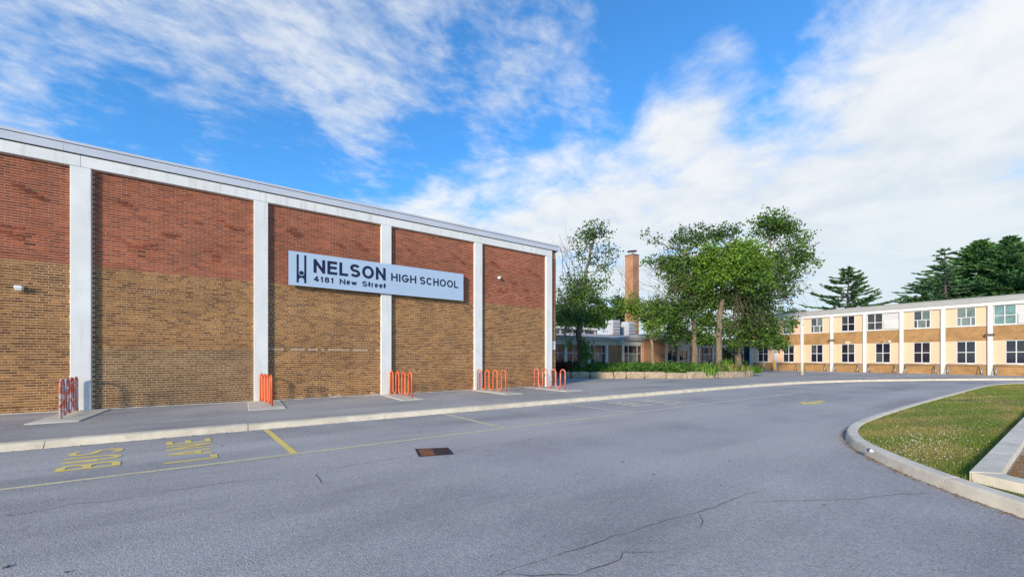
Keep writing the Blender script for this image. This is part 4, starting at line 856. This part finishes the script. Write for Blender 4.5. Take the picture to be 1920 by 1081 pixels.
def tree(name, label, trunk, depth, r0, clumps, bark, leaf=0.20, dead=(), group=None, pal=GREEN_A, base_z=0.38, cat='tree', sub=0.55):
    """trunk: pixels from the ground up; clumps: (px, py, rx, ry, ddepth, amount[, palette])"""
    pts = [pd(x, y, depth) for x, y in trunk]; pts[0].z = base_z - 0.1
    root = tag(empty(name, (pts[0].x, pts[0].y, base_z)), label, cat, group); m = MB(); k = depth / F_PX
    tr = []
    for a, b in zip(pts, pts[1:]): tr += curve(a, b, (0, 0, 0), 4, 0.03)[:-1]
    tr.append(pts[-1]); n = len(tr); rad = [r0 * (1.25 if i == 0 else 1) * (1 - 0.72 * i / (n - 1)) for i in range(n)]
    m.tube(tr, rad, 12); Cs, Ts = [], []
    for cl in clumps:
        px, py, rx, ry, dd, amt = cl[:6]; p = cl[6] if len(cl) > 6 else pal
        c = pd(px, py, depth + dd); kk = (depth + dd) / F_PX; R = Vector((rx * kk, rx * kk * 0.9, ry * kk))
        cand = [q for q in tr[n // 3:] if q.z < c.z - 0.2] or [tr[n // 3]]
        st = min(cand, key=lambda q: (q - c).length + (c.z - q.z) * 0.25); ln = (c - st).length; br = max(0.03, min(r0 * 0.4, 0.018 * ln + 0.02))
        cv = curve(st, c, (0, 0, -0.08 * ln if c.z > st.z else 0.1 * ln), 8, 0.05 + 0.008 * ln); m.tube(cv, [br * (1 - 0.8 * i / 8) for i in range(9)], 6, False)
        ns = max(6, int(amt * rx * ry * kk * kk / (0.0135 * sub)))
        u = np.clip(RNG.normal(0, 0.56, (ns, 3)), -1.45, 1.45)
        S = np.array(c) + u * np.array(R)
        for s in S[: max(5, ns // 14)]:
            q = random.choice(cv[3:]); l = (Vector(s) - q).length; m.tube(curve(q, s, (0, 0, 0.06 * l), 4, 0.03), [0.022, 0.018, 0.014, 0.010, 0.006], 4, False)
        nl = RNG.integers(9, 18, ns); cc = np.repeat(S, nl, axis=0); cc = cc + RNG.normal(0, 1, cc.shape) * np.array([0.24, 0.24, 0.17])
        shade = np.repeat(1 + RNG.normal(0, 0.14, (ns, 1)), nl, axis=0).clip(0.6, 1.5)
        Cs.append(cc); Ts.append(tint_mix(len(cc), p) * shade)
    for (x0, y0, x1, y1, nb, spread, droop) in dead:                 # bare twigs
        for i in range(nb):
            a = pd(x0 + random.gauss(0, spread * .4), y0 + random.gauss(0, spread * .4), depth + random.uniform(-1, 1)); b = pd(x1 + random.gauss(0, spread), y1 + random.gauss(0, spread), depth + random.uniform(-1.5, 1.5)); l = (b - a).length
            cv = curve(a, b, (random.gauss(0, .1) * l, random.gauss(0, .1) * l, droop * l), 6, 0.04); m.tube(cv, [0.024 - 0.003 * j for j in range(7)], 4, False)
            for _ in range(5):
                q = random.choice(cv[1:]); e = q + (b - a).normalized() * l * random.uniform(.15, .4) + Vector((random.gauss(0, .2), random.gauss(0, .2), random.gauss(0, .2))) * l * .6
                m.tube(curve(q, e, (0, 0, droop * .3), 3, 0.03), [0.012, 0.010, 0.007, 0.004], 3, False)
    m.build('trunk', bark, root, True)
    C = np.concatenate(Cs); leaf_cards('crown', C, leaf, None, 'leaf', root, 0.62, tint=np.concatenate(Ts)); return root
tree('tall_thin_tree', 'tall thin half bare tree just right of the gymnasium corner', [(1091, 702), (1089, 660), (1084, 620), (1090, 585), (1096, 540), (1100, 500), (1112, 455)], 31, 0.30,
     [(1115, 436, 30, 15, 0, 0.56, GREEN_C), (1098, 455, 22, 14, 0, 0.23), (1140, 462, 16, 16, 0, 0.20, GREEN_C), (1105, 490, 30, 20, 0.33, .22, GREEN_C), (1130, 500, 16, 20, 0, 0.13), (1075, 545, 28, 28, 0, 0.53, GREEN_C), (1102, 560, 34, 26, -.6, 0.53), (1060, 590, 18, 30, 0, 0.46, GREEN_C), (1090, 592, 24, 22, -.8, 0.59, GREEN_C), (1122, 585, 18, 24, 0.26, .7), (1112, 532, 26, 18, 0, 0.33), (1098, 650, 10, 14, -.5, 0.59), (1068, 645, 6, 7, -.6, 0.40), (1100, 668, 10, 12, -.5, 0.59)],
     'bark_grey', 0.19, dead=[(1084, 560, 1050, 450, 5, 12, .05), (1080, 560, 1070, 470, 4, 10, .03), (1075, 600, 1048, 540, 4, 9, .02), (1110, 520, 1150, 470, 3, 8, .03), (1088, 640, 1052, 590, 2, 4, 0)])
tree('sapling', 'slim young tree with a pale trunk in front of the chimney', [(1225, 694), (1223, 660), (1221, 630), (1224, 590), (1228, 565)], 34, 0.16,
     [(1178, 572, 22, 13, -.3, .85, GREEN_B), (1200, 585, 22, 16, 0, .8, GREEN_B), (1228, 580, 22, 20, 0, .7), (1222, 612, 16, 15, -.4, .9, GREEN_B), (1240, 600, 12, 16, 0, .6), (1188, 553, 9, 6, 0, .4, GREEN_B), (1236, 626, 8, 8, 0, .6)],
     'bark_tan', 0.17, dead=[(1212, 585, 1165, 505, 1, 3, .02), (1180, 548, 1155, 495, 2, 6, .02), (1226, 570, 1222, 545, 3, 8, 0), (1232, 575, 1275, 540, 3, 9, .05)])
tree('broadleaf_tree', 'broad tree with sparse left limbs, leftmost trunk of the planter trio', [(1303, 694), (1303, 655), (1301, 610), (1296, 560), (1288, 510), (1285, 470)], 36, 0.30,
     [(1262, 500, 28, 22, 0, .75), (1240, 490, 18, 12, 0, .3), (1222, 446, 18, 13, 0, .13, GREEN_C), (1214, 492, 12, 6, -.5, .35, GREEN_B), (1292, 448, 28, 16, 0, .5, GREEN_C), (1330, 440, 24, 14, 1, .45, GREEN_C), (1270, 535, 22, 18, -.4, .8), (1285, 575, 26, 24, 0, .85, GREEN_C), (1262, 590, 16, 26, -.5, .8), (1274, 618, 22, 20, .5, .8, GREEN_C), (1300, 632, 20, 11, .8, .8), (1308, 500, 26, 26, .4, .8), (1310, 545, 26, 24, 0, .8), (1258, 632, 10, 12, 0, .7, GREEN_C)],
     'bark_mid', 0.225, dead=[(1290, 560, 1240, 470, 2, 4, .02), (1265, 545, 1215, 500, 4, 9, .04), (1258, 560, 1205, 530, 4, 10, .03), (1295, 540, 1300, 610, 10, 9, -.02)])
tree('broadleaf_tree', 'dense bright green tree at the middle of the planter trio', [(1348, 697), (1348, 650), (1349, 600), (1354, 550), (1362, 500), (1366, 470)], 35, 0.31,
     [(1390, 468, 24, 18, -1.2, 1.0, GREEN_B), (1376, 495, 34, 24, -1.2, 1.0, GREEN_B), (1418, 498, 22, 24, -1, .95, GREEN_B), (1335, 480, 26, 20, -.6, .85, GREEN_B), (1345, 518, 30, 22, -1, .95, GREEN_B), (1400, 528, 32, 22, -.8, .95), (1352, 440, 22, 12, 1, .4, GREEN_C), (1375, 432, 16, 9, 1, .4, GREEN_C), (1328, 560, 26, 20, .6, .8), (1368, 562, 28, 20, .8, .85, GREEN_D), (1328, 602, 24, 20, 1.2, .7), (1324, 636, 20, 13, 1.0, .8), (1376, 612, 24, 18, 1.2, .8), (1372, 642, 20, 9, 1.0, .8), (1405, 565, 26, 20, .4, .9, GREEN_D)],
     'bark_mid', 0.225, dead=[(1395, 535, 1415, 600, 16, 16, .10), (1380, 545, 1370, 605, 10, 10, .05)])
tree('broadleaf_tree', 'wide tree with a round top, rightmost trunk of the planter trio', [(1383, 692), (1384, 655), (1390, 610), (1408, 560), (1428, 510), (1445, 460)], 37, 0.30,
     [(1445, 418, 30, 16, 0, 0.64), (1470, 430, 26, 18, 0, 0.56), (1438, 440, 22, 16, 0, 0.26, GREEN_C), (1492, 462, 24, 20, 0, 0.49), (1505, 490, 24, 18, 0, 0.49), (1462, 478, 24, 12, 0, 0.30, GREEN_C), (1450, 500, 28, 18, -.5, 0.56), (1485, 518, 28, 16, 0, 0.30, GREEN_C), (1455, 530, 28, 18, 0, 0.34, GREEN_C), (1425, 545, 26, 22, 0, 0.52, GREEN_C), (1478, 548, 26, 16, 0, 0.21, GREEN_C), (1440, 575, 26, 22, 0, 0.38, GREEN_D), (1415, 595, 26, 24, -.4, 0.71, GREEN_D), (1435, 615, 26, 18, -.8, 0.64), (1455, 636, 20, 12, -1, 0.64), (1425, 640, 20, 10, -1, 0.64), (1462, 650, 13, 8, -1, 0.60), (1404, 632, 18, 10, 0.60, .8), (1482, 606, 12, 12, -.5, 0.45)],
     'bark_mid', 0.225, dead=[(1480, 520, 1510, 550, 7, 12, .06), (1460, 540, 1480, 575, 6, 12, .06), (1425, 540, 1440, 600, 12, 12, .08)])
# trees far behind the roofs
for (lab, tk, dp, cls, pal) in (
    ('dark leafy tree behind the low roof beside the gymnasium corner', [(1062, 690), (1060, 640), (1058, 600)], 62, [(1052, 590, 22, 18, 0, .9), (1075, 578, 20, 16, 0, .9), (1065, 605, 24, 14, 0, 1)], GREEN_D),
    ('leafy tree behind the low roof under the thin tree', [(1118, 690), (1118, 640), (1118, 600)], 64, [(1110, 595, 24, 15, 0, .95), (1135, 590, 18, 14, 0, .95), (1125, 606, 26, 9, 0, 1)], GREEN_A),
    ('tree behind the low roof left of the chimney', [(1165, 690), (1164, 640), (1163, 590)], 66, [(1160, 575, 14, 20, 0, .9), (1172, 590, 16, 18, 0, .9), (1150, 603, 14, 10, 0, .9)], GREEN_D),
    ('tree behind the low roof right of the chimney', [(1242, 690), (1242, 640), (1241, 600)], 66, [(1235, 580, 16, 20, 0, .9), (1250, 592, 18, 18, 0, .9), (1220, 600, 16, 14, 0, .9)], GREEN_D),
    ('low round treetop showing just above the wing roof near the planter trees', [(1482, 690), (1482, 640), (1482, 600)], 75, [(1480, 592, 22, 9, 0, 1), (1500, 596, 14, 7, 0, 1)], GREEN_D),
    ('low leafy treetop over the wing roof left of the dark conifers', [(1722, 690), (1722, 620), (1722, 580)], 66, [(1712, 566, 16, 8, 0, 1), (1735, 563, 20, 8, 0, 1), (1755, 562, 16, 8, 0, 1)], GREEN_A)):
    tree('background_tree', lab, tk, dp, 0.3, cls, 'bark_grey', 0.34, group='trees behind the school roofs', pal=pal, base_z=0.0, sub=1.3)

NEEDLE = [(0.020, 0.048, 0.030), (0.028, 0.062, 0.034), (0.038, 0.076, 0.036), (0.016, 0.038, 0.026)]
def conifer(label, px, top, depth, half, low_py, lean=0.0, sparse=1.0, side=0, droop=0.0, pal=NEEDLE):
    base = pd(px, 690, depth); base.z = -0.05; tp = pd(px + lean, top, depth); H = tp.z; k = depth / F_PX; Rm = half * k
    zlow = pd(px, low_py, depth).z - 1.5
    root = tag(empty('conifer', (base.x, base.y, 0)), label, 'conifer', 'conifers beyond the wing'); m = MB()
    tk = curve(base, tp, (0, 0, 0), 10, 0.04); m.tube(tk, [0.34 * (1 - i / 10) + 0.02 for i in range(11)], 8)
    Cs, Ds = [], []; z = zlow
    while z < H - 0.3:
        f = (H - z) / (H - zlow); R = Rm * (min(1, f * 1.25) ** 0.9) * random.uniform(0.62, 1.15) + 0.25
        nb = max(4, int(7 * sparse))
        c = base.lerp(tp, z / H)
        for i in range(nb):
            a = 2 * math.pi * i / nb + random.uniform(-.45, .45); l = R * random.uniform(0.6, 1.1); d = Vector((math.cos(a), math.sin(a), 0))
            if side and d.dot(Vector((CS, -SN, 0)) * side) < -0.2: l *= 0.6
            e = c + d * l + Vector((0, 0, (0.16 - droop) * l)); cv = curve(c, e, (0, 0, -0.09 * l), 6, 0.03); m.tube(cv, [0.05 - .007 * j for j in range(7)], 4, False)
            nt = int(20 * l * sparse) + 8; t = RNG.uniform(0.18, 1.0, nt) ** 0.8; P = np.array([tuple(q) for q in cv]); ii = t * 6; i0 = np.minimum(ii.astype(int), 5); fr = (ii - i0)[:, None]
            pos = P[i0] * (1 - fr) + P[i0 + 1] * fr; sd = np.array([-d.y, d.x, 0]); wd = (0.10 + 0.22 * l * (1 - np.abs(t - .5)) * .6)[:, None]; off = RNG.uniform(-1, 1, (nt, 1))
            pos = pos + sd * off * wd * 0.9 + RNG.normal(0, .05, (nt, 3)); dr = np.array(d)[None] * 0.9 + sd * off * 0.9 + np.array([0, 0, 0.28])[None] + RNG.normal(0, .25, (nt, 3))
            Cs.append(pos); Ds.append(dr)
        z += random.uniform(0.40, 0.62) / max(0.5, sparse ** 0.5)
    m.build('trunk', 'bark_dead', root, True); C = np.concatenate(Cs); D = np.concatenate(Ds)
    leaf_cards('crown', C, 0.62, [(p[0] * 2.3, p[1] * 2.0, p[2] * 1.35) for p in pal], 'needle', root, 0.30, dirs=D)
conifer('lone dark conifer with tiered branches rising above the middle of the wing roof', 1590, 496, 64, 80, 588, 0, 0.85)
conifer('open conifer with long bare sided branches reaching left above the wing', 1778, 464, 62, 95, 560, -8, 0.60, side=-1, droop=0.16, pal=[(0.024, 0.055, 0.040), (0.034, 0.072, 0.046)])
conifer('tall dense conifer above the right part of the wing', 1838, 448, 66, 112, 575, 0, 1.5, pal=[(0.026, 0.070, 0.034), (0.036, 0.088, 0.038), (0.046, 0.100, 0.042), (0.020, 0.052, 0.030)])
conifer('tallest dense conifer near the right edge above the wing', 1894, 441, 60, 95, 570, 0, 1.5, pal=[(0.024, 0.066, 0.036), (0.034, 0.084, 0.040), (0.018, 0.050, 0.030)])
conifer('dense conifer cut by the right edge of the view', 1940, 452, 66, 100, 570, 0, 1.4, pal=[(0.022, 0.060, 0.034), (0.034, 0.080, 0.040)])

# juniper mass and bed plants
def pip(poly, X, Y):
    c = np.zeros(len(X), bool); n = len(poly)
    for i in range(n):
        (x1, y1), (x2, y2) = poly[i], poly[(i + 1) % n]
        with np.errstate(divide='ignore', invalid='ignore'): t = ((y1 > Y) != (y2 > Y)) & (X < (x2 - x1) * (Y - y1) / (y2 - y1) + x1)
        c ^= t
    return c
def juniper():
    bed = offset_line(edge, 0.55) + [(36.3, 6.5), (15.4, 8.6)]
    n = 1300; X = RNG.uniform(15.5, 34, n * 3); Y = RNG.uniform(-1, 8.3, n * 3); k = pip(bed, X, Y); X, Y = X[k][:n], Y[k][:n]
    dirx = []; C = []; S = []
    for x, y in zip(X, Y):
        dist = min(math.hypot(x - e[0], y - e[1]) for e in edge[::2]); h = 0.34 + min(0.42, 0.16 * max(0, dist - 0.3)) + random.uniform(-.12, .2)
        if x > 30.5: h -= 0.10 * (x - 30.5)
        for s in range(7):
            a = random.uniform(0, 6.28); ln = random.uniform(0.3, 0.65) * (0.7 if dist < 0.8 else 1.1); d = np.array([math.cos(a), math.sin(a), random.uniform(0.12, 0.75)]); d /= np.linalg.norm(d)
            q = 8; t = np.linspace(0.15, 1, q)[:, None]; P = np.array([x, y, h - 0.05 + random.uniform(-.22, .1)]) + d * t * ln + RNG.normal(0, .03, (q, 3)); C.append(P); S.append(d[None] + RNG.normal(0, .35, (q, 3)))
    C = np.concatenate(C); D = np.concatenate(S)
    o = leaf_cards('juniper_cover', C, 0.26, [(0.045, 0.105, 0.020), (0.065, 0.14, 0.024), (0.090, 0.175, 0.028), (0.032, 0.075, 0.020)], 'leaf', None, 0.34, dirs=D)
    m = MB(); mound = offset_line(edge, 0.45) + [(35.6, 6.5), (15.6, 8.5)]
    return tag(o, 'low spreading green juniper filling the bed behind the stones', 'juniper', kind='stuff')
juniper()
def clump(name, label, x, y, n, h, spread, pal, cat, group=None, wid=0.05, droop=0.25):
    root = empty(name, (x, y, 0.38)); tag(root, label, cat, group); V = []; Fc = []; 
    for i in range(n):
        a = random.uniform(0, 6.28); r = abs(random.gauss(0, spread * .35)); p = Vector((x + r * math.cos(a), y + r * math.sin(a), 0.36)); l = h * random.uniform(.55, 1.1); d = Vector((math.cos(a), math.sin(a), 0)) * l * random.uniform(.1, .55); s = Vector((-math.sin(a), math.cos(a), 0)) * wid * random.uniform(.5, 1)
        q = [p, p + d * .45 + Vector((0, 0, l * .65)), p + d + Vector((0, 0, l * (1 - droop * random.random())))]; b = len(V)
        V += [q[0] - s, q[0] + s, q[1] + s * .8, q[1] - s * .8, q[2] + s * .1, q[2] - s * .1]; Fc += [(b, b + 1, b + 2, b + 3), (b + 3, b + 2, b + 4, b + 5)]
    V = np.array([tuple(v) for v in V]); np_mesh('blades', V, np.array(Fc), 'grass_blade', root, np.repeat(tint_mix(n, pal), 6, axis=0))
TANG = [(0.24, 0.20, 0.075), (0.17, 0.17, 0.05), (0.11, 0.15, 0.035)]
LUSH = [(0.085, 0.17, 0.026), (0.12, 0.21, 0.032), (0.065, 0.13, 0.024)]
bp = [(1328, 688, 29.4, LUSH, 1.0, 'light green leafy plant between the juniper and the tall tan grass'), (1349, 690, 31.0, TANG, 0.8, 'tan grass clump at the foot of the middle tree'), (1372, 690, 31.2, TANG, 0.85, 'tan grass clump between the middle and right trunks'),
      (1392, 690, 31.8, TANG, 0.75, 'tan and green grass clump in front of the right trunk'), (1405, 689, 32.4, LUSH, 0.7, 'bright green flowering clump near the right end of the bed'), (1414, 688, 33.0, LUSH, 0.6, 'bright green clump at the right end of the planting bed'), (1313, 688, 29.8, LUSH, 0.8, 'green plant clump before the leftmost trunk of the trio'), (1362, 684, 33.5, LUSH, 1.25, 'tall green grass clump behind the middle trunk')]
for px, py, dp, pal, h, lb in bp:
    p = pd(px, py, dp); clump('grass_clump', lb, p.x, p.y, 260, h, 0.9, pal, 'plant', 'grass clumps in the planting bed')
def bush(name, label, px, py, dp, rx, rz, pal, n, leaf):
    c = pd(px, py, dp); root = tag(empty(name, (c.x, c.y, 0.38)), label, 'shrub'); m = MB(); S = []
    for i in range(46):
        a = random.uniform(0, 6.28); u = random.uniform(.25, 1); e = Vector((c.x + rx * u * math.cos(a), c.y + rx * u * math.sin(a), 0.4 + rz * random.uniform(.3, 1) * (1.15 - .4 * u))); m.tube(curve((c.x, c.y, .3), e, (0, 0, .1), 4, .02), [.02, .016, .012, .009, .006], 4, False); S.append(tuple(e))
    m.build('stems', 'bark_dead', root); S = np.array(S); C = np.repeat(S, n // 46, axis=0); C = C + RNG.normal(0, .11, C.shape); leaf_cards('foliage', C, leaf, pal, 'leaf', root)
bush('burgundy_shrub', 'dark burgundy shrub at the left end of the planting bed by the gymnasium', 1052, 690, 29.6, 0.8, 1.0, [(0.055, 0.012, 0.014), (0.035, 0.010, 0.012), (0.09, 0.018, 0.016)], 1800, 0.12)
bush('dark_shrub', 'dark green shrub behind the planter between the middle and right trunks', 1366, 672, 41, 1.6, 1.9, GREEN_D, 3000, 0.16)

# ------------------------------------------------------------------ lawn blades, clover, litter
def lawn():
    poly = [p for p in offset_line(isl, 0.21)[::-1]] + [(41, -21.5)]
    def region(x0, x1, y0, y1, n):
        X = RNG.uniform(x0, x1, n); Y = RNG.uniform(y0, y1, n); k = pip(poly, X, Y) & ((Y > -15.30) | (X < 7.2 - (-15.33 - Y) * 0.53 - 0.02)); return X[k], Y[k]
    R = [region(5.0, 7.6, -18, -14.4, 16000), region(6.8, 12, -15.31, -13, 62000), region(12, 20, -15.31, -12.9, 52000), region(20, 38, -15.31, -12.9, 36000)]
    X = np.concatenate([r[0] for r in R]); Y = np.concatenate([r[1] for r in R]); n = len(X)
    dep = X * SN + (Y - CAM_Y) * CS
    h = RNG.uniform(.016, .040, n) * np.where(dep > 12, 1.2, 1.0); near_k = np.exp(-np.abs(Y + 15.31) / 0.10); h = h * (1 + 1.5 * near_k)
    w = np.where(dep > 14, .008, .0035) * RNG.uniform(.7, 1.3, n); a = RNG.uniform(0, 6.28, n); ln = RNG.uniform(.1, .9, n)[:, None]
    P = np.stack([X, Y, np.full(n, GRASS_Z - .004)], 1); sd = np.stack([np.cos(a), np.sin(a), 0 * a], 1) * w[:, None]; tip = P + np.stack([np.cos(a + 1.4), np.sin(a + 1.4), 0 * a], 1) * h[:, None] * ln + np.array([0, 0, 1]) * h[:, None]
    V = np.stack([P - sd, P + sd, tip], 1).reshape(-1, 3)
    dry = (np.sin(X * 1.3 + 1.1 * np.sin(Y * 2.7)) * np.sin(Y * 3.1 + X * .7) + RNG.normal(0, .45, n)) > 0.18
    T = tint_mix(n, [(0.085, 0.125, 0.020), (0.115, 0.155, 0.025), (0.145, 0.175, 0.034), (0.060, 0.095, 0.018)]); T[dry] = tint_mix(int(dry.sum()), [(0.26, 0.20, 0.075), (0.20, 0.165, 0.06), (0.15, 0.15, 0.045)])
    tag(np_mesh('grass', V, np.arange(3 * n).reshape(-1, 3), 'grass_blade', None, np.repeat(T * 1.25, 3, axis=0)), 'short patchy grass on the kerbed island', 'grass', kind='stuff')
    # clover heads
    m = 260; cx = np.concatenate([RNG.normal(9.6, 1.3, m), RNG.uniform(8.5, 22, m // 2)]); cy = np.concatenate([RNG.normal(-14.6, .30, m), RNG.uniform(-15.2, -13.4, m // 2)])
    k = pip(poly, cx, cy) & (cy > -15.28) & (cx > 7.4); cx, cy = cx[k], cy[k]; r = RNG.uniform(.005, .010, len(cx)); cz = GRASS_Z + RNG.uniform(.025, .05, len(cx))
    O = np.array([(1, 0, 0), (0, 1, 0), (-1, 0, 0), (0, -1, 0), (0, 0, .8), (0, 0, -.8)]); V = (np.stack([cx, cy, cz], 1)[:, None, :] + O[None] * r[:, None, None]).reshape(-1, 3)
    Fq = np.array([(0, 1, 4), (1, 2, 4), (2, 3, 4), (3, 0, 4), (1, 0, 5), (2, 1, 5), (3, 2, 5), (0, 3, 5)]); Fc = (np.arange(len(cx))[:, None, None] * 6 + Fq[None]).reshape(-1, 3)
    tag(np_mesh('clover_flowers', V, Fc, 'flower_white', None), 'small white clover heads dotted through the island grass', 'flowers', kind='stuff')
lawn()
cxy = gz(1632, 843, 0.16); can = tag(empty('drink_can', (cxy[0], cxy[1], GRASS_Z)), 'crushed blue and silver drink can lying in the grass at the island tip', 'can')
def can_mesh():
    p = Vector((cxy[0], cxy[1], GRASS_Z + 0.035)); q1, q2 = Vector(gz(1622, 838, 0.16)), Vector(gz(1641, 849, 0.16)); d = Vector((q2.x - q1.x, q2.y - q1.y, 0)).normalized()
    m = MB(); P = [p + d * t + Vector((0, 0, random.gauss(0, .004))) for t in (-.062, -.056, -.03, -.012, .01, .03, .056)]; m.tube(P, [.024, .033, .031, .025, .028, .032, .033], 12); m.build('body', 'can_blue', can, True)
    m = MB(); m.tube([p + d * .056, p + d * .064, p + d * .066], [.033, .030, .022], 12); m.build('lid', 'can_silver', can, True)
    m = MB(); m.tube([p + d * -.020, p + d * .0, p + d * .018], [.0285, .0275, .0305], 12, False); m.build('band', 'can_silver', can, True)
can_mesh()
